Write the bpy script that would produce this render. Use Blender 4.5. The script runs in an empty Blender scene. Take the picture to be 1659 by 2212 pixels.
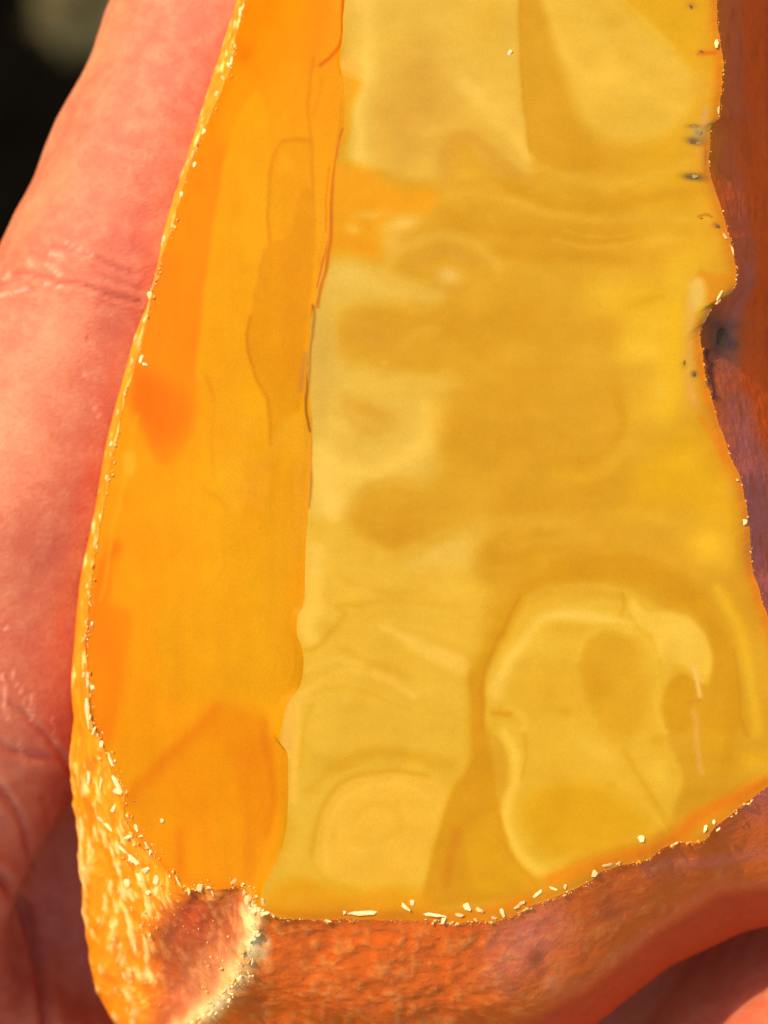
import bpy, bmesh, math, random
import numpy as np
from mathutils import Vector, Matrix

random.seed(7)
rng = np.random.default_rng(7)
S = 0.01                      # the geometry below is worked out in centimetres; objects are built in metres
sc = bpy.context.scene

# ------------------------------------------------------------------ camera, world, sun, exposure
D = 14.0                      # camera height above the polished face (cm)
K = 4.5 / 1659.0              # cm per measured pixel on the plane of the face
cam_d = bpy.data.cameras.new('camera')
cam = bpy.data.objects.new('camera', cam_d)
sc.collection.objects.link(cam)
cam.location = (0, 0, D * S)
cam.rotation_euler = (0, 0, 0)
cam_d.sensor_fit = 'VERTICAL'
cam_d.sensor_height = 36.0
cam_d.lens = 18.0 / ((2212 * K / 2) / D)
cam_d.clip_start = 0.005
cam_d.clip_end = 200.0
cam_d.dof.use_dof = True
cam_d.dof.focus_distance = (D + 0.25) * S
cam_d.dof.aperture_fstop = cam_d.lens / 3.2
sc.camera = cam

SUN_AZ, SUN_EL = 46.0, 44.0   # degrees anticlockwise from +Y, and above the ground
L = Vector((-math.sin(math.radians(SUN_AZ)) * math.cos(math.radians(SUN_EL)),
            math.cos(math.radians(SUN_AZ)) * math.cos(math.radians(SUN_EL)),
            math.sin(math.radians(SUN_EL))))
world = bpy.data.worlds.new('World')
sc.world = world
world.use_nodes = True
wn = world.node_tree
sky = wn.nodes.new('ShaderNodeTexSky')
sky.sky_type = 'NISHITA'
sky.sun_disc = False
sky.sun_elevation = math.radians(SUN_EL)
sky.sun_rotation = math.radians(360 - SUN_AZ)
bg = wn.nodes['Background']
bg.inputs['Strength'].default_value = 0.15
wn.links.new(sky.outputs['Color'], bg.inputs['Color'])
sun_d = bpy.data.lights.new('sun', 'SUN')
sun_d.energy = 2.4
sun_d.angle = math.radians(0.53)
sun_d.color = (1.0, 0.85, 0.60)
sun = bpy.data.objects.new('sun', sun_d)
sun.rotation_euler = L.to_track_quat('Z', 'Y').to_euler()
sun.location = L * 2
sc.collection.objects.link(sun)
sc.view_settings.view_transform = 'Standard'
sc.view_settings.look = 'None'
sc.view_settings.exposure = 0.95
sc.view_settings.gamma = 1.0

# ------------------------------------------------------------------ numpy helpers
def P(px, py, z):
    """point (cm) at depth z seen at measured pixel (px, py)"""
    k = K * (D - z) / D
    return np.array([(px - 829.5) * k, (1106 - py) * k, z])

def to_px(v):
    f = D / (D - v[:, 2])
    return np.stack([829.5 + v[:, 0] * f / K, 1106 - v[:, 1] * f / K], 1)

def _hash(ix, iy, iz, seed):
    h = (ix.astype(np.int64) * 374761393 + iy.astype(np.int64) * 668265263 + iz.astype(np.int64) * 2147483647 + seed * 974711) & 0xffffffff
    h = ((h ^ (h >> 13)) * 1274126177) & 0xffffffff
    h = ((h ^ (h >> 16)) * 2246822519) & 0xffffffff
    return ((h ^ (h >> 15)) & 0xffff) / 65535.0

def vnoise(p, seed=0):
    """smooth value noise in -1..1 for (N,2) or (N,3) points"""
    p = np.asarray(p, float)
    if p.shape[1] == 2:
        p = np.concatenate([p, np.full((len(p), 1), 0.37)], 1)
    i = np.floor(p); f = p - i
    f = f * f * f * (f * (f * 6 - 15) + 10)
    r = 0
    for dx in (0, 1):
        for dy in (0, 1):
            for dz in (0, 1):
                w = (f[:, 0] if dx else 1 - f[:, 0]) * (f[:, 1] if dy else 1 - f[:, 1]) * (f[:, 2] if dz else 1 - f[:, 2])
                r = r + w * _hash(i[:, 0] + dx, i[:, 1] + dy, i[:, 2] + dz, seed)
    return r * 2 - 1

def fbm(p, oct=4, seed=0, gain=0.5):
    p = np.asarray(p, float)
    a, r, n = 1.0, 0, 0
    for o in range(oct):
        r = r + a * vnoise(p * (2 ** o) + 17.3 * o, seed + o); n += a; a *= gain
    return r / n

def sstep(a, b, x):
    t = np.clip((x - a) / (b - a), 0, 1)
    return t * t * (3 - 2 * t)

def smooth_poly(pts, closed, n=5):
    p = np.array(pts, float)
    m = len(p)
    if m < 3: return p
    out = []
    rngi = range(m if closed else m - 1)
    for i in rngi:
        g = lambda j: p[j % m] if closed else p[min(max(j, 0), m - 1)]
        a, b, c, d = g(i - 1), g(i), g(i + 1), g(i + 2)
        for k in range(n):
            t = k / n
            out.append(0.5 * (2 * b + (c - a) * t + (2 * a - 5 * b + 4 * c - d) * t * t + (3 * b - a - 3 * c + d) * t ** 3))
    if not closed: out.append(p[-1])
    return np.array(out)

def seg_dist(q, pl, closed):
    n = len(pl)
    best = np.full(len(q), 1e18)
    for i in range(n if closed else n - 1):
        a, b = pl[i], pl[(i + 1) % n]
        ab = b - a
        t = np.clip(((q - a) @ ab) / max(ab @ ab, 1e-9), 0, 1)
        d = q - a - t[:, None] * ab
        best = np.minimum(best, (d * d).sum(1))
    return np.sqrt(best)

def inside(q, pl):
    r = np.zeros(len(q), bool)
    n = len(pl)
    for i in range(n):
        a, b = pl[i], pl[(i + 1) % n]
        c = (a[1] > q[:, 1]) != (b[1] > q[:, 1])
        with np.errstate(divide='ignore', invalid='ignore'):
            xi = (b[0] - a[0]) * (q[:, 1] - a[1]) / (b[1] - a[1]) + a[0]
        r ^= c & (q[:, 0] < xi)
    return r

# frames in which the zones of the stone were measured: x0, y0, scale
F = {'a': (663.6, 0, .5556), 'b': (626.7, 516.2, .5778), 'c': (553, 1216.6, .3666), 'd': (995.4, 1179.7, .4),
     'e': (184.3, 663.6, .3333), 'f': (184.3, 1327.2, .3333), 'g': (0, 0, .5), 'h': (0, 516, .2333), 'i': (0, 1327, .4),
     'j': (829.5, 1474.7, .5), 'k': (147.5, 1732.8, .3111), 'l': (1032.3, 1843.4, .3777), 'm': (1437.9, 221.2, .2666), 'n': (1437.9, 737.4, .2666), 'o': (0, 0, 1)}

def fr(f, pts):
    x0, y0, s = F[f]
    return np.array([(x0 + x * s, y0 + y * s) for x, y in pts], float)

def lin(c):
    c = np.asarray(c, float) / 255.0
    return np.where(c <= 0.04045, c / 12.92, ((c + 0.055) / 1.055) ** 2.4)

def paint(q, col, layers):
    """composite soft colour zones (sRGB) over col (N,3) at pixel-plane points q (N,2)"""
    for ly in layers:
        kind, f = ly[0], ly[1]
        s = F[f][2]
        if kind == 'p':
            _, _, pts, soft, c, amp = ly
            pl = smooth_poly(fr(f, pts), True, 4); soft *= s * (2.0 if f == 'b' else 1.5 if f in 'acd' else 2.0)
            m = (q[:, 0] > pl[:, 0].min() - soft) & (q[:, 0] < pl[:, 0].max() + soft) & (q[:, 1] > pl[:, 1].min() - soft) & (q[:, 1] < pl[:, 1].max() + soft)
            if not m.any(): continue
            d = seg_dist(q[m], pl, True) * np.where(inside(q[m], pl), 1, -1)
            w = sstep(-soft, soft, d) * amp
        elif kind == 's':
            _, _, pts, wd, c, amp = ly
            pl = smooth_poly(fr(f, pts), False, 4); wd *= s
            m = (q[:, 0] > pl[:, 0].min() - 2.2 * wd) & (q[:, 0] < pl[:, 0].max() + 2.2 * wd) & (q[:, 1] > pl[:, 1].min() - 2.2 * wd) & (q[:, 1] < pl[:, 1].max() + 2.2 * wd)
            if not m.any(): continue
            d = seg_dist(q[m], pl, False)
            w = np.exp(-(d / wd) ** 2 * 1.4) * amp
        else:
            _, _, (cx, cy, rx, ry, rot), c, amp = ly
            ctr = fr(f, [(cx, cy)])[0]; rx *= s; ry *= s
            R_ = 2.2 * max(rx, ry)
            m = (abs(q[:, 0] - ctr[0]) < R_) & (abs(q[:, 1] - ctr[1]) < R_)
            if not m.any(): continue
            d = q[m] - ctr
            a = math.radians(rot)
            u = (d[:, 0] * math.cos(a) + d[:, 1] * math.sin(a)) / rx
            v = (-d[:, 0] * math.sin(a) + d[:, 1] * math.cos(a)) / ry
            w = np.exp(-(u * u + v * v) * 1.4) * amp
        col[m] = col[m] * (1 - w[:, None]) + np.array(c, float) * w[:, None]
    return col

# ------------------------------------------------------------------ scene helpers
def mesh_obj(name, verts, faces, mat, parent=None, smooth=True, color=None, attrs=None):
    me = bpy.data.meshes.new(name)
    v = np.asarray(verts, float) * S
    f = np.asarray(faces, np.int32)
    n = f.shape[1]
    me.vertices.add(len(v)); me.vertices.foreach_set('co', v.ravel())
    me.loops.add(f.size); me.loops.foreach_set('vertex_index', f.ravel())
    me.polygons.add(len(f)); me.polygons.foreach_set('loop_start', np.arange(0, f.size, n, dtype=np.int32))
    me.update(calc_edges=True)
    if smooth: me.polygons.foreach_set('use_smooth', np.ones(len(f), bool))
    if color is not None:
        at = me.attributes.new('zone', 'FLOAT_COLOR', 'POINT')
        at.data.foreach_set('color', np.concatenate([color, np.ones((len(color), 1))], 1).ravel().astype(np.float32))
    for k, a in (attrs or {}).items():
        me.attributes.new(k, 'FLOAT', 'POINT').data.foreach_set('value', np.asarray(a, np.float32))
    me.materials.append(mat)
    me.validate()
    o = bpy.data.objects.new(name, me)
    sc.collection.objects.link(o)
    if parent: o.parent = parent
    return o

def tag(o, label=None, cat=None, group=None, kind=None):
    for k, v in (('label', label), ('category', cat), ('group', group), ('kind', kind)):
        if v: o[k] = v

def grid_faces(nv, nu, wrap=False):
    i, j = np.meshgrid(np.arange(nv - 1), np.arange(nu if wrap else nu - 1), indexing='ij')
    a = i * nu + j; b = i * nu + (j + 1) % nu
    return np.stack([a, a + nu, b + nu, b], -1).reshape(-1, 4)

class NT:
    """a small wrapper for writing node trees"""
    def __init__(s, name):
        s.m = bpy.data.materials.new(name); s.m.use_nodes = True
        s.t = s.m.node_tree; s.b = s.t.nodes['Principled BSDF']
    def n(s, typ, **kw):
        nd = s.t.nodes.new('ShaderNode' + typ)
        for k, v in kw.items():
            if hasattr(nd, k) and k not in nd.inputs: setattr(nd, k, v)
            else: s.put(nd.inputs[k], v)
        return nd
    def put(s, sock, v):
        if hasattr(v, 'is_output'): s.t.links.new(v, sock)
        else: sock.default_value = v
    def obj(s, scale=(100, 100, 100)):
        tc = s.n('TexCoord'); mp = s.n('Mapping')
        s.t.links.new(tc.outputs['Object'], mp.inputs['Vector']); mp.inputs['Scale'].default_value = scale
        return mp.outputs['Vector']
    def noise(s, vec, scale, detail=4, rough=.55, dist=0.0):
        nd = s.n('TexNoise'); s.put(nd.inputs['Vector'], vec)
        nd.inputs['Scale'].default_value = scale; nd.inputs['Detail'].default_value = detail
        nd.inputs['Roughness'].default_value = rough; nd.inputs['Distortion'].default_value = dist
        return nd.outputs['Fac']
    def ramp(s, fac, stops):
        nd = s.n('ValToRGB'); s.put(nd.inputs['Fac'], fac)
        e = nd.color_ramp.elements
        while len(e) < len(stops): e.new(0.5)
        for el, (p, c) in zip(e, stops):
            el.position = p; el.color = (*c, 1) if len(c) == 3 else c
        return nd.outputs['Color']
    def mix(s, fac, a, b, mode='MIX'):
        nd = s.n('Mix', data_type='RGBA', blend_type=mode)
        s.put(nd.inputs[0], fac)
        for sock, v in ((nd.inputs[6], a), (nd.inputs[7], b)):
            s.put(sock, v if hasattr(v, 'is_output') else (*v, 1))
        return nd.outputs[2]
    def math(s, op, a, b=0.5):
        nd = s.n('Math', operation=op); s.put(nd.inputs[0], a); s.put(nd.inputs[1], b)
        return nd.outputs[0]
    def bump(s, h, strength, dist, prev=None):
        nd = s.n('Bump'); s.put(nd.inputs['Height'], h)
        nd.inputs['Strength'].default_value = strength; nd.inputs['Distance'].default_value = dist
        if prev is not None: s.put(nd.inputs['Normal'], prev)
        return nd.outputs['Normal']
    def zone(s):
        nd = s.n('Attribute'); nd.attribute_name = 'zone'
        return nd.outputs['Color']

# ------------------------------------------------------------------ materials
def amber_mat(name, gain, rough, spec, grain=0.10):
    t = NT(name); v = t.obj()
    n1 = t.noise(v, 5, 5, .6, .6); n2 = t.noise(v, 90, 4, .7)
    f = t.math('ADD', t.math('MULTIPLY', n1, grain), t.math('MULTIPLY', n2, grain * 2.6))
    f = t.math('ADD', f, gain - grain * 1.8)
    c = t.mix(1.0, t.zone(), (1, 1, 1), 'MULTIPLY')
    vm = t.n('VectorMath', operation='SCALE'); t.put(vm.inputs[0], c); t.put(vm.inputs['Scale'], f)
    t.put(t.b.inputs['Base Color'], vm.outputs[0])
    t.b.inputs['Roughness'].default_value = rough
    t.b.inputs['IOR'].default_value = 1.54
    t.b.inputs['Specular IOR Level'].default_value = spec
    h = t.noise(v, 3.0, 3, .5, .3)
    t.put(t.b.inputs['Normal'], t.bump(h, .12, .0003))
    return t.m

M_face = amber_mat('polished_amber', 0.635, .22, .2)
M_facet = amber_mat('polished_amber_side', 0.49, .38, .04)

def rind_mat():
    t = NT('amber_rind'); v = t.obj()
    n1 = t.noise(v, 9, 5, .65, .8); n2 = t.noise(v, 45, 4, .65)
    f = t.math('ADD', t.math('MULTIPLY', n1, .35), t.math('MULTIPLY', n2, .30))
    f = t.math('ADD', f, .60)
    vm = t.n('VectorMath', operation='SCALE'); t.put(vm.inputs[0], t.zone()); t.put(vm.inputs['Scale'], f)
    t.put(t.b.inputs['Base Color'], vm.outputs[0])
    t.b.inputs['Roughness'].default_value = .45
    t.b.inputs['IOR'].default_value = 1.5
    t.b.inputs['Specular IOR Level'].default_value = .22
    nb = t.bump(n2, .30, .0002); nb = t.bump(n1, .15, .0004, nb)
    t.put(t.b.inputs['Normal'], nb)
    return t.m
M_rind = rind_mat()

def simple_mat(name, a, b, scale, rough, bump=.4, bd=.0003):
    t = NT(name); v = t.obj()
    n1 = t.noise(v, scale, 5, .6)
    t.put(t.b.inputs['Base Color'], t.ramp(n1, [(.3, a), (.7, b)]))
    t.b.inputs['Roughness'].default_value = rough
    t.b.inputs['Specular IOR Level'].default_value = .15
    t.put(t.b.inputs['Normal'], t.bump(n1, bump, bd))
    return t.m
M_chip = simple_mat('bleached_chip', (.93, .56, .17), (.96, .77, .38), 30, .35)
M_chip2 = simple_mat('orange_chip', (.85, .40, .10), (.92, .58, .24), 30, .35)
M_speck = simple_mat('dark_mineral', (.13, .055, .012), (.26, .14, .045), 60, .8)
M_greyspeck = simple_mat('grey_mineral', (.20, .125, .03), (.50, .35, .13), 110, .8)

def skin_mat():
    t = NT('skin'); v = t.obj()
    n1 = t.noise(v, 1.1, 4, .55, .4); n2 = t.noise(v, 8, 5, .65, .1); n3 = t.noise(v, 34, 4, .65)
    base = t.ramp(n1, [(.30, (.50, .084, .036)), (.52, (.57, .132, .050)), (.72, (.64, .205, .075))])
    base = t.mix(t.math('MULTIPLY', t.ramp(n2, [(.44, (0, 0, 0)), (.72, (1, 1, 1))]), .42), base, (.72, .29, .12))
    base = t.mix(t.math('MULTIPLY', t.ramp(n3, [(.50, (0, 0, 0)), (.72, (1, 1, 1))]), .4), base, (.58, .075, .045))
    at = t.n('Attribute'); at.attribute_name = 'crease'
    base = t.mix(t.math('MULTIPLY', at.outputs['Fac'], .55), base, (.50, .065, .035))
    at2 = t.n('Attribute'); at2.attribute_name = 'dry'
    base = t.mix(t.math('MULTIPLY', at2.outputs['Fac'], .6), base, (.90, .38, .20))
    t.put(t.b.inputs['Base Color'], base)
    t.b.inputs['Roughness'].default_value = .58
    t.b.inputs['Specular IOR Level'].default_value = .35
    t.b.inputs['Subsurface Weight'].default_value = .6
    t.b.inputs['Subsurface Radius'].default_value = (1.0, .30, .16)
    t.b.inputs['Subsurface Scale'].default_value = .0036
    vl = t.n('Mapping'); t.put(vl.inputs['Vector'], v); vl.inputs['Rotation'].default_value = (0, 0, math.radians(25)); vl.inputs['Scale'].default_value = (.55, 1.3, 1)
    vo = t.n('TexVoronoi', feature='DISTANCE_TO_EDGE'); t.put(vo.inputs['Vector'], vl.outputs[0]); vo.inputs['Scale'].default_value = 30
    h = t.math('MINIMUM', vo.outputs['Distance'], .12)
    nb = t.bump(h, .30, .0004); nb = t.bump(n3, .22, .0003, nb); nb = t.bump(n2, .12, .0006, nb)
    t.put(t.b.inputs['Normal'], nb)
    return t.m
M_skin = skin_mat()

# ------------------------------------------------------------------ outlines of the stone (measured pixels)
LEFT = [(720, -450), (655, -320), (590, -160), (545, -40), (528, 0), (505, 110), (482, 190), (458, 240), (437, 290), (402, 380), (376, 480),
        (348, 560), (326, 640), (306, 740), (282, 820), (260, 900), (240, 1000), (222, 1100), (207, 1180), (196, 1260), (189, 1330), (185, 1400),
        (190, 1470), (198, 1560), (230, 1625), (252, 1680), (270, 1715)]
FBOT = [(270, 1715), (268, 1760), (284, 1798), (306, 1825), (335, 1850), (362, 1885), (385, 1915), (412, 1922), (440, 1916), (480, 1922), (520, 1915), (545, 1945), (567, 1975)]
RIDGE = [(800, -450), (782, -300), (765, -150), (752, -40), (745, 0), (738, 95), (733, 125), (744, 200), (742, 280), (730, 330), (720, 375), (714, 440), (710, 500), (700, 570), (685, 625),
         (672, 690), (668, 737), (664, 812), (672, 902), (670, 1037), (660, 1187), (657, 1297), (643, 1332), (641, 1370), (649, 1392), (656, 1427), (650, 1475), (636, 1500), (616, 1530),
         (608, 1570), (603, 1600), (618, 1622), (622, 1645), (620, 1775), (602, 1850), (566, 1925), (567, 1975)]
BOT = [(567, 1975), (600, 1983), (650, 1988), (700, 1990), (760, 1987), (829, 1990), (930, 1990), (980, 1996), (1030, 1990), (1070, 1992), (1110, 1980), (1150, 1958), (1200, 1940), (1240, 1922), (1280, 1902),
       (1300, 1884), (1345, 1870), (1400, 1858), (1425, 1840), (1465, 1820), (1500, 1822), (1525, 1812), (1545, 1785), (1580, 1762), (1605, 1740), (1659, 1700), (1720, 1655)]
RIGHT = [(1480, -450), (1520, -250), (1545, -100), (1549, 0), (1550, 40), (1558, 90), (1564, 125), (1560, 190), (1554, 250), (1536, 272), (1534, 310), (1532, 350), (1540, 390), (1550, 420), (1562, 460), (1574, 500),
         (1584, 545), (1592, 590), (1590, 615), (1575, 635), (1545, 658), (1527, 690), (1514, 715), (1520, 762), (1522, 800), (1536, 850), (1554, 912), (1566, 945), (1579, 987), (1600, 1030), (1609, 1067), (1620, 1137), (1624, 1190), (1627, 1237),
         (1640, 1270), (1649, 1302), (1670, 1362), (1705, 1500), (1720, 1655)]

def resample(pts, n, jag=0.0, seed=0):
    p = smooth_poly(pts, False, 6)
    d = np.r_[0, np.cumsum(np.hypot(*np.diff(p, axis=0).T))]
    t = np.linspace(0, d[-1], n)
    q = np.stack([np.interp(t, d, p[:, 0]), np.interp(t, d, p[:, 1])], 1)
    if jag:
        w = np.minimum(1, np.minimum(t, t[::-1]) / 20)[:, None] * (.55 + .45 * vnoise(np.stack([t / 90, 0 * t + 3], 1), seed + 40))[:, None] * 1.5
        q += w * jag * np.stack([fbm(np.stack([t / 26, 0 * t], 1), 4, seed, .65), fbm(np.stack([t / 26, 0 * t + 9], 1), 4, seed, .65)], 1) * 1.6
    return q

def zmain(px):            # the polished face leans a little down to the right
    return -0.055 * (px - 640) * K

NV, NUM, NUF = 760, 330, 150
def zl_left(py):          # depth of the outer edge of the side facet
    return np.interp(py, [-450, 0, 900, 1500, 1715], [-.70, -.66, -.68, -.66, -.62])

left = resample(LEFT, NV, 3.2, 1); ridge = resample(RIDGE, NV, 1.5, 2); right = resample(RIGHT, NV, 3.0, 3)
fbot = resample(FBOT, NUF, 4.0, 4); bot = resample(BOT, NUM, 3.0, 5)
ftop = np.linspace(LEFT[0], RIDGE[0], NUF); mtop = np.linspace(RIDGE[0], RIGHT[0], NUM)

def lift(pl, z):
    return np.stack([(pl[:, 0] - 829.5) * K * (D - z) / D, (1106 - pl[:, 1]) * K * (D - z) / D, z], 1)

c_left = lift(left, zl_left(left[:, 1]))
c_ridge = lift(ridge, zmain(ridge[:, 0]))
c_right = lift(right, zmain(right[:, 0]))
c_bot = lift(bot, zmain(bot[:, 0]))
sf = np.linspace(0, 1, NUF)
def smooth1(a, w):
    k = np.hanning(w + 2)[1:-1]; k /= k.sum()
    return np.convolve(np.pad(a, w, mode='reflect', reflect_type='odd'), k, 'same')[w:-w]
_py = np.linspace(-450, 1990, 400)
_L = smooth1(np.interp(_py, left[:, 1], left[:, 0]), 61); _R = smooth1(np.interp(_py, np.maximum.accumulate(ridge[:, 1]), ridge[:, 0]), 91)
def zfacet(px, py):
    l, r = np.interp(py, _py, _L), np.interp(py, _py, _R)
    u = np.clip((px - l) / (r - l), -.1, 1.1)
    return zl_left(py) * (1 - u) + zmain(r) * u + .05 * np.sin(np.pi * np.clip(u, 0, 1))
c_fbot = lift(fbot, zfacet(fbot[:, 0], fbot[:, 1]) * np.clip((1 - sf) / .12, 0, 1) + (1 - np.clip((1 - sf) / .12, 0, 1)) * float(zmain(567)))
c_ftop = lift(ftop, np.linspace(-.70, float(zmain(800)), NUF))
c_mtop = lift(mtop, zmain(mtop[:, 0]))
c_ridge[-1] = c_fbot[-1] = c_bot[0]; c_left[-1] = c_fbot[0]; c_right[-1] = c_bot[-1]

def coons(lc, rc, tc, bc):
    nv, nu = len(lc), len(tc)
    v = np.linspace(0, 1, nv)[:, None, None]; u = np.linspace(0, 1, nu)[None, :, None]
    a = (1 - u) * lc[:, None] + u * rc[:, None]
    b = (1 - v) * tc[None] + v * bc[None]
    c = (1 - u) * (1 - v) * tc[0] + u * (1 - v) * tc[-1] + (1 - u) * v * bc[0] + u * v * bc[-1]
    return (a + b - c).reshape(-1, 3)

def soft(c, w):
    k = np.hanning(w + 2)[1:-1]; k /= k.sum()
    return np.stack([np.convolve(np.pad(c[:, i], w, mode='reflect', reflect_type='odd'), k, 'same')[w:-w] for i in range(3)], 1)

def patch(lc, rc, tc, bc, reach):
    """a sheet between four curves whose small notches fade out a short way in from the edge"""
    nv, nu = len(lc), len(tc)
    ls, rs, bs = soft(lc, 91), soft(rc, 91), soft(bc, 61)
    ts = tc.copy()
    ts[0], ts[-1] = ls[0], rs[0]; bs[0], bs[-1] = ls[-1], rs[-1]
    g = coons(ls, rs, ts, bs).reshape(nv, nu, 3)
    i = np.arange(nv)[:, None, None]; j = np.arange(nu)[None, :, None]
    g = g + (lc - ls)[:, None] * np.exp(-(j / reach) ** 1.5) + (rc - rs)[:, None] * np.exp(-((nu - 1 - j) / reach) ** 1.5) + (bc - bs)[None] * np.exp(-((nv - 1 - i) / reach) ** 1.5)
    g[:, 0], g[:, -1], g[-1], g[0] = lc, rc, bc, tc
    return g.reshape(-1, 3)

g_main = patch(c_ridge, c_right, c_mtop, c_bot, 40)
g_facet = patch(c_left, c_ridge, c_ftop, c_fbot, 14)
_q = to_px(g_facet)
_i = np.minimum(np.arange(NV), np.arange(NV)[::-1])[:, None]; _j = np.minimum(np.arange(NUF), np.arange(NUF)[::-1])[None]
_w = np.clip(np.minimum(_i, _j) / 6, 0, 1).ravel()
g_facet = lift(_q, g_facet[:, 2] * (1 - _w) + zfacet(_q[:, 0], _q[:, 1]) * _w)

_i, _j = np.arange(NV)[:, None], np.arange(NUM)[None]
_b = np.minimum(1, _j / 30.) * np.exp(-((NV - 1 - _i) / 7.) ** 1.3)
_r = np.exp(-((NUM - 1 - _j) / 6.) ** 1.3) * np.ones((NV, 1))
g_main[:, 2] -= (np.maximum(_b, _r) * (.020 + .012 * vnoise(g_main * 4, 33).reshape(NV, NUM))).ravel()
_g = g_main.reshape(NV, NUM, 3)
c_right, c_bot = _g[:, -1].copy(), _g[-1].copy()
c_mtop[-1] = _g[0, -1]

def edge_fall(nv, nu, k=6):
    i = np.minimum(np.arange(nv), np.arange(nv)[::-1])[:, None]; j = np.minimum(np.arange(nu), np.arange(nu)[::-1])[None]
    return np.clip(np.minimum(i, j) / k, 0, 1).ravel()

g_main[:, 2] += edge_fall(NV, NUM, 14) * (.012 * fbm(g_main * [1.3, 1.1, 0], 3, 31) + .0025 * fbm(g_main * [5, 5, 0], 2, 32))
# the side facet was ground in several passes: gentle long scallops
g_facet[:, 2] += edge_fall(NV, NUF, 10) * (.016 * fbm(g_facet * [2.0, .5, 0], 2, 41) + .0012 * fbm(g_facet * [6, 3, 0], 2, 42))

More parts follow.
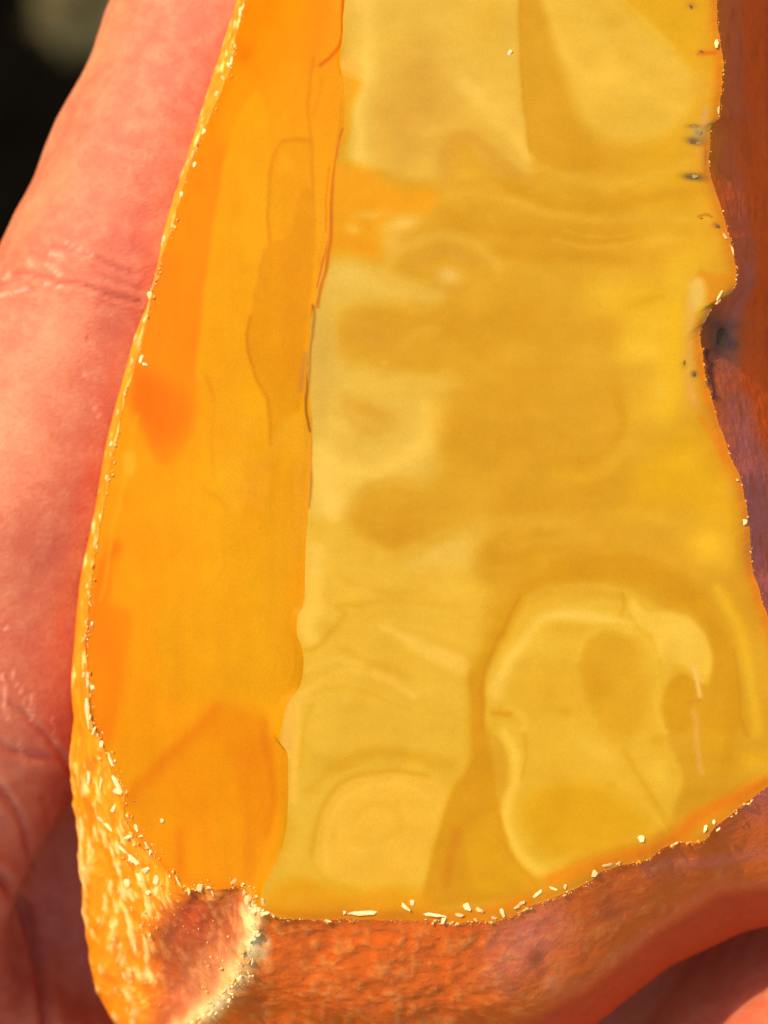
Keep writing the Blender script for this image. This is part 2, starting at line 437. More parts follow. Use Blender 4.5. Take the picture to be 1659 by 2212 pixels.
# ------------------------------------------------------------------ colour zones of the amber (milky swirls, folds, clear honey bands)
P1, P2, G_, DG, YE = (252, 199, 76), (240, 186, 62), (229, 164, 30), (224, 156, 6), (241, 181, 30)
main_layers = [
 ('p', 'a', [(1150, -400), (1650, -400), (1600, 420), (1480, 560), (1500, 900), (1300, 900), (1250, 300)], 120, (238, 174, 18), .9),
 ('p', 'a', [(150, -500), (825, -500), (830, 100), (838, 400), (890, 650), (800, 690), (620, 560), (540, 560), (520, 700), (300, 660), (190, 645), (160, 480), (212, 330), (140, 200)], 22, (240, 186, 62), 1),
 ('s', 'a', [(260, -200), (240, 0), (235, 150), (225, 330), (200, 450), (215, 650)], 50, (254, 202, 80), .85),
 ('p', 'a', [(430, 140), (520, 200), (590, 400), (540, 480), (490, 580), (420, 650), (330, 640), (275, 500), (290, 330)], 60, (232, 171, 54), .9),
 ('b', 'a', (640, 150, 140, 200, 20), (242, 188, 62), .6), ('b', 'a', (720, 60, 70, 160, 0), (238, 180, 48), .7),
 ('s', 'a', [(620, 330), (700, 410), (770, 480), (830, 560), (875, 640)], 42, (252, 198, 76), .85),
 ('b', 'a', (770, 420, 55, 110, -25), (247, 193, 68), .6),
 ('p', 'a', [(822, -400), (890, -400), (915, -20), (965, 130), (1000, 300), (1050, 480), (1150, 620), (1080, 670), (960, 650), (890, 650), (852, 480), (832, 300)], 16, (228, 162, 24), .95),
 ('s', 'a', [(826, -300), (828, 100), (838, 350), (870, 590)], 9, (221, 152, 22), .6),
 ('s', 'a', [(880, -100), (890, 150), (920, 350)], 40, (230, 166, 34), .5),
 ('b', 'a', (1090, 620, 90, 50, 10), (223, 154, 8), .7),
 ('p', 'a', [(905, -400), (1100, -400), (1180, -50), (1330, 100), (1430, 190), (1510, 300), (1490, 420), (1400, 520), (1250, 560), (1110, 520), (1040, 400), (985, 210), (935, 40)], 30, (242, 186, 56), 1),
 ('s', 'a', [(925, -100), (950, 50), (1000, 200), (1080, 290)], 30, (249, 194, 64), .7),
 ('b', 'a', (1180, 285, 130, 60, -8), (252, 197, 62), .85), ('b', 'a', (1420, 400, 80, 70, 20), (246, 190, 55), .6),
 ('s', 'a', [(1060, -60), (1160, 40), (1230, 130), (1250, 220)], 45, (237, 179, 46), .75),
 ('s', 'a', [(1180, -50), (1330, 95), (1430, 185)], 12, (249, 196, 62), .5),
 ('p', 'a', [(1215, -400), (1620, -400), (1590, 260), (1520, 280), (1440, 180), (1345, 85), (1230, -30)], 22, (235, 171, 14), .95),
 ('b', 'a', (1540, 330, 45, 120, 0), (238, 176, 60), .5),
 ('s', 'a', [(540, 680), (545, 590), (600, 530), (680, 560), (760, 640), (830, 700)], 55, (227, 162, 40), .85),
 ('s', 'a', [(450, 520), (540, 490), (640, 500), (740, 560), (850, 660)], 22, (240, 184, 60), .6),
 ('s', 'a', [(880, 650), (1000, 680), (1120, 710), (1300, 700), (1480, 630)], 28, (238, 178, 40), .8),
 ('s', 'a', [(780, 720), (950, 790), (1150, 800), (1300, 780), (1520, 740)], 34, (225, 158, 10), .8),
 ('s', 'a', [(560, 760), (760, 770), (960, 830), (1200, 860), (1450, 850)], 26, (237, 174, 38), .8),
 ('s', 'a', [(560, 850), (700, 890), (900, 900), (1100, 930), (1300, 930), (1480, 900)], 30, (225, 157, 16), .8),
 ('s', 'a', [(640, 960), (850, 990), (1050, 1000), (1240, 1010)], 34, (223, 155, 14), .7),
 ('s', 'a', [(960, 940), (1100, 965), (1280, 945)], 9, (236, 172, 34), .7), ('s', 'a', [(1000, 905), (1150, 925), (1300, 905)], 8, (234, 170, 34), .6),
 ('b', 'a', (1380, 930, 110, 45, -10), (244, 184, 40), .8), ('b', 'a', (1540, 980, 70, 60, 0), (240, 178, 30), .7),
 ('p', 'a', [(90, 640), (230, 655), (300, 700), (360, 735), (480, 740), (500, 780), (460, 830), (330, 850), (310, 930), (270, 1010), (180, 1000), (100, 1050), (60, 1000), (80, 800)], 26, (248, 165, 8), 1),
 ('b', 'a', (240, 835, 75, 22, -8), (249, 186, 58), .8), ('b', 'a', (175, 890, 40, 26, 15), (251, 190, 70), .85), ('b', 'a', (370, 870, 90, 48, -15), (252, 196, 78), .95),
 ('b', 'a', (320, 940, 60, 60, -30), (246, 190, 70), .85), ('b', 'a', (220, 960, 70, 40, 20), (245, 160, 5), .8),
 ('s', 'a', [(300, 1060), (360, 970), (460, 925), (560, 925), (660, 960), (740, 1020)], 36, (240, 184, 64), .6),
 ('s', 'a', [(400, 1090), (430, 1020), (500, 985), (590, 990), (650, 1030)], 26, (226, 163, 42), .8),
 ('s', 'a', [(330, 1090), (420, 1130), (520, 1130)], 30, (238, 182, 62), .6),
 ('b', 'a', (550, 1072, 52, 34, 5), (243, 188, 84), .95), ('s', 'a', [(490, 1110), (560, 1125), (640, 1100)], 16, (225, 160, 34), .7),
 # middle
 ('p', 'b', [(130, 100), (200, 75), (290, 85), (350, 130), (460, 170), (570, 205), (520, 245), (330, 240), (230, 260), (170, 330), (200, 440), (300, 480), (420, 500), (560, 500), (640, 540), (590, 620), (560, 750), (565, 850), (480, 910), (340, 890),
              (240, 970), (190, 1080), (260, 1180), (400, 1190), (560, 1110), (740, 1070), (700, 1160), (620, 1280), (-60, 1280), (-20, 500), (60, 260)], 28, (240, 188, 66), 1),
 ('b', 'b', (215, 130, 110, 60, 20), (247, 198, 80), .7), ('b', 'b', (120, 420, 62, 160, 0), (227, 176, 68), .85), ('b', 'b', (110, 600, 50, 120, 0), (231, 178, 66), .7),
 ('b', 'b', (300, 350, 130, 75, 8), (226, 160, 36), .9), ('b', 'b', (420, 450, 150, 42, 12), (226, 160, 26), .7),
 ('s', 'b', [(430, 400), (470, 350), (560, 340)], 22, (232, 170, 44), .6), ('b', 'b', (355, 462, 18, 10, 0), (242, 184, 60), .7),
 ('b', 'b', (290, 640, 120, 52, 24), (227, 164, 40), .95), ('b', 'b', (330, 700, 110, 40, -20), (230, 170, 44), .6), ('s', 'b', [(200, 590), (230, 680), (330, 730)], 22, (231, 172, 50), .6),
 ('s', 'b', [(110, 790), (200, 860), (320, 870), (430, 820), (510, 760), (530, 640)], 48, (253, 202, 78), .85),
 ('s', 'b', [(110, 880), (150, 1000), (120, 1130), (110, 1300)], 70, (254, 202, 80), .9),
 ('s', 'b', [(250, 560), (380, 560), (520, 560), (560, 640)], 40, (242, 188, 60), .7),
 ('b', 'b', (400, 1080, 150, 95, -25), (223, 155, 22), .95), ('b', 'b', (520, 1000, 150, 60, -5), (226, 160, 26), .8), ('s', 'b', [(230, 1150), (220, 1050), (270, 950), (380, 900), (480, 920)], 18, (233, 172, 44), .7),
 ('s', 'b', [(330, 1180), (450, 1170), (560, 1110)], 30, (236, 176, 44), .7), ('s', 'b', [(200, 1200), (250, 1250), (400, 1260)], 22, (234, 174, 44), .6),
 ('p', 'b', [(620, 560), (1000, 530), (1180, 560), (1240, 690), (1180, 820), (1000, 850), (640, 860), (560, 760)], 50, (227, 161, 26), .85),
 ('s', 'b', [(1200, 560), (1245, 680), (1190, 790), (1090, 840)], 26, (225, 157, 8), .8), ('b', 'b', (1110, 700, 90, 90, 0), (231, 166, 30), .6), ('s', 'b', [(1290, 640), (1270, 780), (1150, 880), (1000, 890)], 30, (236, 173, 28), .6),
 ('p', 'b', [(1130, 170), (1250, 160), (1370, 120), (1520, 60), (1500, 300), (1480, 600), (1400, 700), (1310, 640), (1340, 500), (1300, 460), (1220, 420), (1240, 330), (1150, 270)], 40, (243, 184, 32), .95),
 ('b', 'b', (1190, 210, 90, 40, -12), (246, 188, 44), .8), ('b', 'b', (1310, 420, 90, 52, -5), (251, 194, 46), .9), ('b', 'b', (1190, 330, 60, 60, 0), (225, 157, 14), .7), ('b', 'b', (1330, 230, 120, 28, -20), (234, 168, 12), .7),
 ('s', 'b', [(1440, 280), (1430, 450), (1410, 640)], 42, (247, 186, 22), .8), ('b', 'b', (1380, 580, 25, 90, 0), (246, 190, 52), .6),
 ('p', 'b', [(1380, 760), (1540, 720), (1640, 950), (1660, 1080), (1480, 1010), (1280, 960), (1320, 840)], 40, (238, 176, 10), .9),
 ('b', 'b', (1560, 1150, 110, 80, 20), (252, 192, 36), .9), ('b', 'b', (1340, 1040, 140, 40, 10), (242, 182, 36), .7),
 ('s', 'b', [(700, 1080), (880, 1060), (1060, 1080)], 50, (236, 174, 42), .7), ('s', 'b', [(800, 1160), (950, 1130), (1150, 1110)], 24, (234, 171, 36), .6),
 # big ring at the lower right
 ('s', 'd', [(60, 130), (250, 120), (420, 60), (560, 40)], 26, (230, 166, 24), .6),
 ('s', 'd', [(70, 1000), (80, 800), (130, 620), (220, 430), (320, 270), (480, 160), (700, 110), (950, 130), (1180, 230), (1330, 380), (1420, 560), (1450, 750), (1460, 950), (1420, 1200)], 58, (224, 156, 2), .95),
 ('p', 'd', [(430, 170), (560, 90), (750, 50), (950, 60), (1150, 130), (1310, 280), (1290, 310), (1150, 290), (950, 210), (750, 185), (560, 190)], 30, (223, 154, 0), .9),
 ('p', 'd', [(130, 800), (165, 640), (290, 410), (400, 260), (560, 215), (750, 205), (920, 240), (1080, 330), (1260, 390), (1350, 580), (1330, 740), (1230, 700), (1130, 740), (1100, 880), (1120, 1050), (1200, 1230), (1160, 1420), (1100, 1530), (900, 1600), (620, 1690),
              (470, 1800), (330, 1720), (220, 1540), (230, 1400), (265, 1280), (230, 1080), (120, 960)], 16, (238, 180, 40), 1),
 ('s', 'd', [(370, 290), (480, 240), (700, 240), (860, 280)], 40, (230, 168, 34), .7), ('s', 'd', [(560, 330), (700, 300), (860, 310)], 22, (240, 184, 52), .6), ('s', 'd', [(870, 250), (880, 330), (860, 380)], 16, (228, 164, 20), .7),
 ('s', 'd', [(180, 800), (215, 720), (270, 600), (370, 470), (470, 390), (620, 370), (800, 395), (900, 440)], 46, (253, 202, 74), .95),
 ('b', 'd', (440, 520, 110, 110, -30), (244, 188, 52), .7), ('b', 'd', (200, 790, 50, 60, 0), (249, 194, 66), .8),
 ('p', 'd', [(910, 290), (945, 290), (1000, 350), (1120, 360), (1250, 400), (1330, 500), (1350, 620), (1315, 740), (1270, 690), (1190, 640), (1090, 640), (1040, 500), (960, 430), (925, 370)], 13, (249, 195, 62), .95),
 ('b', 'd', (1200, 500, 100, 90, 40), (253, 200, 70), .7), ('b', 'd', (1110, 640, 60, 80, 0), (243, 186, 50), .7),
 ('p', 'd', [(640, 620), (680, 510), (800, 450), (920, 490), (980, 600), (1000, 760), (980, 960), (900, 1050), (780, 1000), (690, 850)], 34, (230, 166, 22), .8),
 ('s', 'd', [(620, 620), (680, 480), (820, 425), (950, 460), (1030, 560), (1065, 720), (1060, 880), (1100, 1000)], 20, (243, 187, 46), .8), ('b', 'd', (750, 760, 100, 130, 0), (225, 158, 8), .6), ('b', 'd', (850, 640, 60, 70, 30), (233, 170, 28), .6),
 ('b', 'd', (470, 800, 90, 130, 0), (232, 170, 28), .7), ('b', 'd', (560, 900, 50, 40, 0), (229, 164, 16), .7), ('s', 'd', [(640, 700), (660, 860), (720, 960)], 26, (240, 182, 40), .6),
 ('p', 'd', [(1195, 690), (1245, 740), (1240, 880), (1200, 1010), (1140, 1000), (1100, 860), (1120, 760)], 18, (225, 157, 4), .95), ('b', 'd', (1360, 1000, 80, 260, 0), (230, 162, 4), .8),
 ('s', 'd', [(1265, 660), (1280, 740), (1290, 810)], 15, (250, 198, 96), .9), ('s', 'd', [(1262, 900), (1268, 1000), (1275, 1110), (1300, 1220)], 20, (238, 172, 72), .75), ('s', 'd', [(1220, 850), (1290, 830)], 14, (222, 146, 20), .7),
 ('s', 'd', [(170, 900), (255, 905)], 22, (225, 158, 8), .85),
 ('s', 'd', [(250, 870), (330, 930), (340, 1000)], 26, (246, 190, 56), .6),
 ('s', 'd', [(225, 1010), (285, 1100), (292, 1250), (245, 1420), (265, 1580), (360, 1700), (450, 1770)], 40, (252, 197, 62), .95), ('s', 'd', [(345, 1020), (350, 1150), (330, 1250)], 13, (230, 168, 26), .7),
 ('p', 'd', [(360, 1380), (520, 1300), (700, 1290), (850, 1370), (1020, 1500), (900, 1600), (560, 1660), (430, 1620), (350, 1520)], 45, (233, 168, 8), .95), ('b', 'd', (560, 1400, 90, 90, 0), (226, 158, 2), .7), ('b', 'd', (810, 1290, 36, 30, 0), (228, 162, 10), .7),
 ('b', 'd', (1080, 1240, 85, 120, -20), (247, 191, 50), .85), ('b', 'd', (740, 1100, 130, 55, 25), (246, 190, 56), .8), ('s', 'd', [(880, 1100), (960, 1240), (1060, 1400), (1110, 1500)], 22, (231, 167, 16), .7), ('s', 'd', [(980, 1380), (1050, 1470), (1110, 1540)], 14, (243, 184, 44), .7),
 ('b', 'd', (420, 1120, 60, 60, 0), (241, 182, 42), .6), ('b', 'd', (1060, 1050, 60, 40, 0), (231, 167, 18), .6),
 ('s', 'd', [(1380, 230), (1490, 420), (1550, 650), (1590, 900), (1600, 1000)], 42, (244, 184, 30), .9), ('s', 'd', [(1470, 560), (1500, 750), (1505, 930), (1560, 1030)], 13, (221, 148, 4), .75), ('b', 'd', (1580, 1160, 70, 60, 0), (245, 182, 20), .8),
 ('s', 'd', [(100, 900), (115, 720), (170, 560), (250, 400), (320, 270)], 13, (216, 142, 4), .75), ('s', 'd', [(20, 900), (60, 620), (150, 420), (200, 300)], 30, (232, 169, 30), .5),
 # lower left column
 ('p', 'c', [(290, -260), (620, -160), (900, 30), (1180, 40), (1370, 150), (1370, 250), (1290, 500), (1250, 650), (1245, 900), (1240, 1150), (1150, 1340), (1080, 1560), (1030, 1750), (960, 2010), (60, 2060), (130, 1800), (195, 1600), (185, 1400), (200, 1150), (130, 1080), (165, 850), (265, 690), (262, 520), (236, 340), (288, 230)], 44, (240, 183, 48), .97),
 ('s', 'c', [(350, -60), (350, 150), (300, 330), (320, 430)], 72, (253, 199, 72), .9), ('s', 'c', [(470, 60), (640, 150), (850, 180), (1000, 150)], 26, (233, 172, 40), .6), ('b', 'c', (620, 165, 90, 40, 0), (246, 190, 58), .7),
 ('s', 'c', [(280, 520), (380, 480), (450, 400), (520, 300), (470, 250), (620, 250)], 24, (231, 171, 28), .85), ('s', 'c', [(620, 240), (800, 225), (1050, 240), (1200, 260)], 24, (234, 174, 40), .7), ('s', 'c', [(430, 80), (430, 250)], 30, (238, 180, 44), .6),
 ('b', 'c', (1150, 150, 170, 60, 5), (245, 188, 56), .7), ('s', 'c', [(480, 480), (620, 560), (760, 620), (900, 660)], 34, (234, 174, 36), .7),
 ('p', 'c', [(735, 375), (800, 395), (960, 445), (1150, 530), (1230, 570), (1240, 650), (1120, 625), (980, 550), (840, 455)], 22, (253, 198, 72), .85), ('b', 'c', (950, 380, 110, 22, 10), (249, 192, 58), .6), ('b', 'c', (1140, 440, 100, 40, 15), (246, 188, 52), .6),
 ('s', 'c', [(700, 660), (800, 700), (930, 785)], 30, (251, 193, 66), .9), ('s', 'c', [(300, 640), (380, 590), (500, 560), (620, 600)], 26, (246, 190, 60), .7), ('s', 'c', [(230, 800), (350, 720), (480, 640), (600, 640)], 28, (246, 190, 60), .7),
 ('s', 'c', [(330, 780), (480, 740), (640, 760), (900, 860)], 20, (235, 176, 36), .6), ('b', 'c', (530, 810, 36, 40, 0), (248, 192, 60), .6), ('s', 'c', [(240, 840), (232, 1000), (222, 1150), (225, 1400)], 28, (251, 191, 62), .9),
 ('p', 'c', [(175, 850), (215, 840), (205, 1140), (140, 1085)], 10, (249, 184, 66), .9), ('s', 'c', [(330, 830), (280, 960), (262, 1200)], 18, (235, 175, 32), .8),
 ('s', 'c', [(420, 1230), (560, 1150), (700, 1110), (900, 1130), (1150, 1190)], 50, (232, 170, 26), .85), ('s', 'c', [(300, 1340), (430, 1240), (560, 1180)], 32, (234, 172, 28), .7), ('b', 'c', (1020, 1020, 160, 60, 10), (244, 186, 50), .6),
 ('p', 'c', [(540, 1270), (780, 1230), (1060, 1270), (1120, 1390), (1040, 1650), (980, 1850), (720, 1920), (460, 1850), (340, 1720), (370, 1500)], 24, (247, 185, 50), .95), ('s', 'c', [(330, 1720), (365, 1500), (440, 1360), (560, 1262), (780, 1222), (1000, 1250)], 22, (230, 168, 24), .8), ('s', 'c', [(420, 1760), (430, 1560), (520, 1400), (680, 1310), (880, 1310), (1010, 1390)], 26, (252, 193, 60), .7), ('s', 'c', [(600, 1480), (700, 1420), (820, 1450), (850, 1560), (760, 1620)], 34, (241, 177, 38), .7),
 ('s', 'c', [(500, 1480), (520, 1640), (640, 1700), (800, 1650)], 26, (251, 190, 56), .6), ('s', 'c', [(330, 1560), (330, 1750), (440, 1880), (600, 1940)], 18, (238, 174, 30), .6),
 ('p', 'c', [(1265, 640), (1345, 700), (1335, 950), (1385, 1150), (1425, 1450), (1500, 1690), (1609, 1830), (1640, 1960), (1200, 2010), (975, 2010), (1030, 1750), (1080, 1560), (1150, 1340), (1250, 1180), (1262, 900)], 15, (226, 155, 0), 1),
 ('p', 'c', [(1240, 1560), (1410, 1490), (1480, 1690), (1609, 1850), (1609, 1920), (1330, 1940), (1250, 1760)], 22, (233, 165, 2), .9), ('s', 'c', [(1180, 1580), (1150, 1720), (1110, 1900)], 40, (222, 140, 0), .85), ('s', 'c', [(1330, 700), (1320, 950)], 16, (217, 145, 4), .6),
 ('p', 'c', [(60, 2080), (230, 1850), (480, 1920), (950, 1940), (960, 2120)], 40, (241, 165, 4), .9),
 ('s', 'c', [(40, 2060), (500, 2085), (900, 2080), (1200, 2090), (1600, 1990)], 36, (240, 142, 0), .8), ('s', 'd', [(480, 1800), (800, 1690), (1150, 1580), (1350, 1420), (1640, 1290)], 50, (243, 146, 2), .9), ('s', 'd', [(900, 1690), (1150, 1600), (1250, 1480), (1400, 1400), (1640, 1290)], 40, (240, 128, 0), .7),
 # rim on the right, honey orange
 ('s', 'o', [(1535, -300), (1545, 0), (1556, 120), (1548, 250), (1528, 330)], 13, (252, 150, 8), .95), ('s', 'o', [(1530, 350), (1552, 440), (1575, 510), (1590, 590), (1570, 630)], 13, (248, 152, 6), .95),
 ('s', 'o', [(1515, 700), (1518, 800), (1545, 900), (1568, 970), (1600, 1050), (1618, 1140), (1626, 1240), (1650, 1320), (1690, 1450)], 14, (244, 140, 6), .95),
 ('p', 'm', [(200, 1440), (290, 1360), (420, 1390), (500, 1390), (520, 1470), (390, 1640), (330, 1600), (250, 1520)], 14, (234, 150, 10), .9), ('p', 'm', [(215, 1420), (300, 1430), (330, 1530), (300, 1640), (220, 1700), (190, 1600)], 22, (246, 198, 90), .85),
 ('s', 'm', [(200, 1650), (190, 1900), (200, 2150)], 50, (240, 178, 82), .7), ('s', 'm', [(320, 60), (300, 140), (330, 170)], 40, (226, 170, 92), .8), ('s', 'm', [(260, 400), (290, 470), (280, 540)], 40, (243, 170, 60), .7), ('s', 'm', [(345, 330), (340, 540)], 16, (250, 190, 90), .8), ('s', 'm', [(312, 380), (308, 560)], 8, (226, 120, 10), .8),
 ('s', 'm', [(270, 930), (340, 910), (380, 930)], 14, (205, 110, 8), .8), ('s', 'a', [(1530, 205), (1590, 210)], 12, (232, 110, 10), .8), ('s', 'n', [(190, 300), (200, 420), (230, 500)], 50, (235, 170, 78), .75), ('s', 'n', [(300, 620), (400, 780), (480, 950)], 34, (240, 140, 8), .7),
 ('b', 'm', (270, 240, 90, 70, 0), (206, 166, 100), .9), ('b', 'm', (225, 195, 60, 20, 0), (150, 116, 50), .9), ('b', 'm', (245, 322, 84, 34, 8), (128, 100, 54), 1), ('b', 'm', (290, 300, 46, 40, 0), (176, 142, 88), .8), ('b', 'm', (250, 600, 110, 36, 3), (128, 96, 44), 1), ('b', 'm', (200, 602, 44, 24, 0), (122, 92, 46), .8), ('b', 'm', (310, 600, 40, 30, 0), (190, 120, 60), .7), ('b', 'n', (230, 262, 30, 34, 10), (150, 92, 22), .9), ('b', 'n', (150, 180, 30, 40, 10), (200, 146, 20), .8), ('b', 'm', (410, 1000, 36, 32, 0), (190, 90, 20), .6), ('b', 'a', (1495, 28, 26, 18, 0), (200, 130, 20), .6),
 # the seam along the ridge, the dark of its crevice painted in
 ('s', 'a', [(135, 480), (112, 620), (95, 800), (85, 1000), (40, 1190)], 9, (226, 112, 6), .85), ('s', 'b', [(88, 250), (78, 420), (66, 600), (78, 720), (72, 1000)], 7, (196, 120, 30), .8),
 ('p', 'a', [(40, 300), (130, 230), (200, 250), (190, 300), (100, 330)], 14, (250, 182, 60), .9), ('p', 'a', [(30, 320), (150, 300), (210, 330), (170, 420), (140, 560), (60, 560)], 18, (247, 165, 10), .9),
]
facet_layers = [
 ('s', 'o', [(600, 500), (590, 800), (560, 1100), (520, 1400), (540, 1500)], 130, (247, 168, 6), .8),
 ('p', 'g', [(950, -500), (1500, -500), (1490, 0), (1460, 180), (1390, 260), (1250, 280), (1050, 500), (1000, 700), (960, 1000), (870, 1475), (500, 1475), (700, 900), (850, 500), (1000, 150)], 40, (255, 146, 0), 1),
 ('p', 'g', [(1060, -400), (1230, -300), (1180, 60), (1040, 260), (1000, 300), (950, 550), (1000, 700), (970, 950), (900, 1200), (870, 1475), (500, 1475), (700, 900), (850, 500), (1000, 150)], 22, (255, 136, 0), .9),
 ('b', 'g', (1060, 230, 40, 50, 0), (250, 120, 0), .8), ('b', 'g', (870, 800, 60, 40, 0), (250, 122, 0), .5), ('b', 'g', (1300, 180, 130, 160, 0), (255, 150, 0), .7),
 ('p', 'g', [(1500, -200), (1600, -100), (1490, 200), (1400, 300), (1480, 330), (1490, 540), (1440, 760), (1420, 1000), (1360, 1250), (1340, 1600), (1200, 1600), (1150, 1100), (1340, 900), (1330, 400), (1360, 280)], 14, (247, 158, 4), .8),
 ('p', 'g', [(1190, 660), (1240, 610), (1330, 600), (1360, 680), (1350, 900), (1345, 1120), (1290, 1180), (1200, 1140), (1165, 1000), (1165, 800)], 9, (240, 152, 0), .8), ('s', 'g', [(1345, 1150), (1200, 1150), (1163, 1000), (1165, 800), (1195, 640), (1250, 605), (1340, 610)], 13, (224, 132, 0), .65),
 ('b', 'g', (1240, 700, 36, 60, 0), (250, 166, 16), .7), ('s', 'g', [(1350, 250), (1335, 450), (1350, 640), (1350, 1100)], 10, (230, 135, 0), .65), ('s', 'g', [(1390, 340), (1360, 500)], 12, (236, 140, 0), .5),
 ('s', 'g', [(1495, -300), (1480, 60), (1460, 200), (1380, 280)], 10, (232, 100, 0), .9), ('s', 'g', [(1480, 560), (1440, 740), (1425, 1000), (1370, 1240)], 6, (220, 100, 5), .8), ('s', 'g', [(1420, 720), (1405, 1000)], 6, (232, 130, 0), .7),
 ('p', 'e', [(380, -300), (760, -300), (740, 0), (735, 300), (700, 700), (610, 960), (480, 1000), (340, 760), (290, 450)], 22, (255, 134, 0), 1),
 ('p', 'e', [(330, 400), (420, 400), (540, 500), (660, 560), (690, 680), (620, 860), (500, 870), (350, 720), (290, 560)], 45, (255, 112, 0), .9),
 ('p', 'e', [(850, -700), (1000, -1250), (1130, -1400), (1190, -1100), (1150, -600), (1110, -250), (1080, 60), (1048, 220), (1090, 420), (1170, 570), (1195, 700), (1190, 900), (1000, 950), (880, 840), (870, 600), (800, 440), (720, 400)], 11, (244, 160, 0), .95), ('b', 'e', (1020, 780, 90, 120, 0), (243, 160, 26), .8),
 ('p', 'e', [(1130, -300), (1210, -420), (1330, -480), (1400, -760), (1480, -700), (1470, -200), (1430, 300), (1400, 640), (1340, 700), (1230, 860), (1195, 880), (1185, 650), (1100, 470), (1048, 230), (1080, 40)], 8, (234, 147, 0), .95), ('b', 'e', (1230, 200, 90, 200, 0), (240, 154, 0), .7), ('s', 'e', [(1075, 60), (1050, 240), (1095, 450), (1180, 600), (1192, 900)], 13, (218, 128, 0), .8),
 ('p', 'e', [(890, 920), (1100, 960), (1200, 910), (1260, 760), (1430, 700), (1450, 1000), (1430, 1450), (1340, 1600), (1340, 1000), (1250, 1000), (1170, 1150), (1180, 1350), (1000, 1320), (920, 1400), (870, 1200)], 20, (243, 161, 22), .9),
 ('s', 'e', [(1240, 1050), (1210, 1300), (1210, 1900)], 40, (230, 151, 0), .8), ('s', 'e', [(1320, 1050), (1300, 1400), (1290, 1900)], 26, (238, 155, 4), .7), ('s', 'e', [(1340, 1000), (1345, 1450)], 12, (228, 148, 4), .5),
 ('s', 'e', [(790, 450), (830, 600), (820, 900), (830, 1100), (780, 1170), (900, 1280), (890, 1480), (900, 1680), (860, 1760), (770, 1830), (750, 1950)], 24, (230, 138, 0), .6),
 ('p', 'e', [(900, 1320), (1180, 1330), (1190, 1700), (1100, 1990), (800, 1990), (800, 1850), (900, 1740), (890, 1500)], 20, (240, 156, 0), .85), ('s', 'e', [(930, 1400), (900, 1650), (780, 1850)], 8, (246, 166, 12), .5), ('b', 'e', (560, 1700, 110, 170, 0), (255, 163, 0), .8), ('b', 'e', (1110, 1970, 50, 50, 0), (232, 128, 0), .7),
 ('s', 'e', [(190, 1560), (120, 1700), (90, 1990), (40, 2300)], 62, (255, 122, 0), .95), ('b', 'e', (260, 1230, 80, 70, 0), (252, 138, 0), .6), ('s', 'e', [(100, 1900), (170, 1500), (230, 1200), (330, 700)], 20, (255, 165, 10), .6), ('p', 'e', [(240, 960), (320, 950), (310, 1070), (250, 1090)], 8, (253, 172, 36), .8),
 ('p', 'f', [(-20, -20), (290, -20), (260, 300), (230, 620), (190, 820), (60, 800), (0, 400)], 26, (255, 134, 0), .95), ('s', 'f', [(380, 0), (300, 500), (250, 900)], 70, (255, 156, 0), .7), ('p', 'f', [(540, -20), (1360, -20), (1380, 350), (1290, 560), (900, 500), (560, 560), (480, 300)], 50, (238, 154, 0), .85), ('b', 'f', (480, 650, 120, 150, 30), (255, 158, 0), .6),
 ('p', 'f', [(830, 580), (960, 560), (1160, 640), (1180, 800), (1230, 1100), (1190, 1400), (1060, 1700), (1000, 1400), (930, 960), (790, 830), (640, 930), (470, 1100), (300, 1230), (270, 1180), (480, 960), (700, 760)], 46, (240, 134, 0), .7),
 ('s', 'f', [(280, 1170), (480, 980), (690, 780), (850, 610)], 44, (238, 120, 0), .4), ('s', 'f', [(1150, 700), (1200, 1000), (1220, 1200), (1170, 1400)], 40, (232, 124, 0), .6),
 ('p', 'f', [(720, 860), (860, 850), (920, 960), (960, 1200), (1000, 1400), (960, 1700), (700, 1740), (450, 1500), (330, 1330), (480, 1120)], 26, (246, 149, 0), .9), ('s', 'f', [(600, 1420), (610, 1700)], 45, (240, 128, 0), .8), ('s', 'f', [(700, 1440), (710, 1640)], 14, (250, 150, 0), .5), ('s', 'f', [(1060, 1300), (1050, 1700)], 40, (238, 136, 0), .7),
 ('s', 'f', [(1330, 600), (1290, 900), (1300, 1350), (1180, 1650), (1120, 1850)], 34, (238, 152, 0), .8), ('s', 'f', [(330, 1420), (560, 1690), (800, 1750), (1000, 1740)], 40, (246, 132, 2), .6),
 ('s', 'o', [(470, 900), (450, 1150), (440, 1400)], 90, (250, 168, 6), .55), ('s', 'o', [(620, 950), (600, 1200), (590, 1420)], 50, (240, 162, 10), .6),
 ('s', 'b', [(84, 250), (76, 420), (62, 600), (76, 720)], 6, (150, 84, 14), .9), ('s', 'b', [(60, 430), (40, 560)], 12, (205, 130, 70), .6),  # dark recess of the ridge seam, painted on the facet side
]
def warp(q, amp, sc_, seed):
    return q + amp * np.stack([fbm(q / sc_, 3, seed), fbm(q / sc_ + 31.7, 3, seed + 5)], 1)

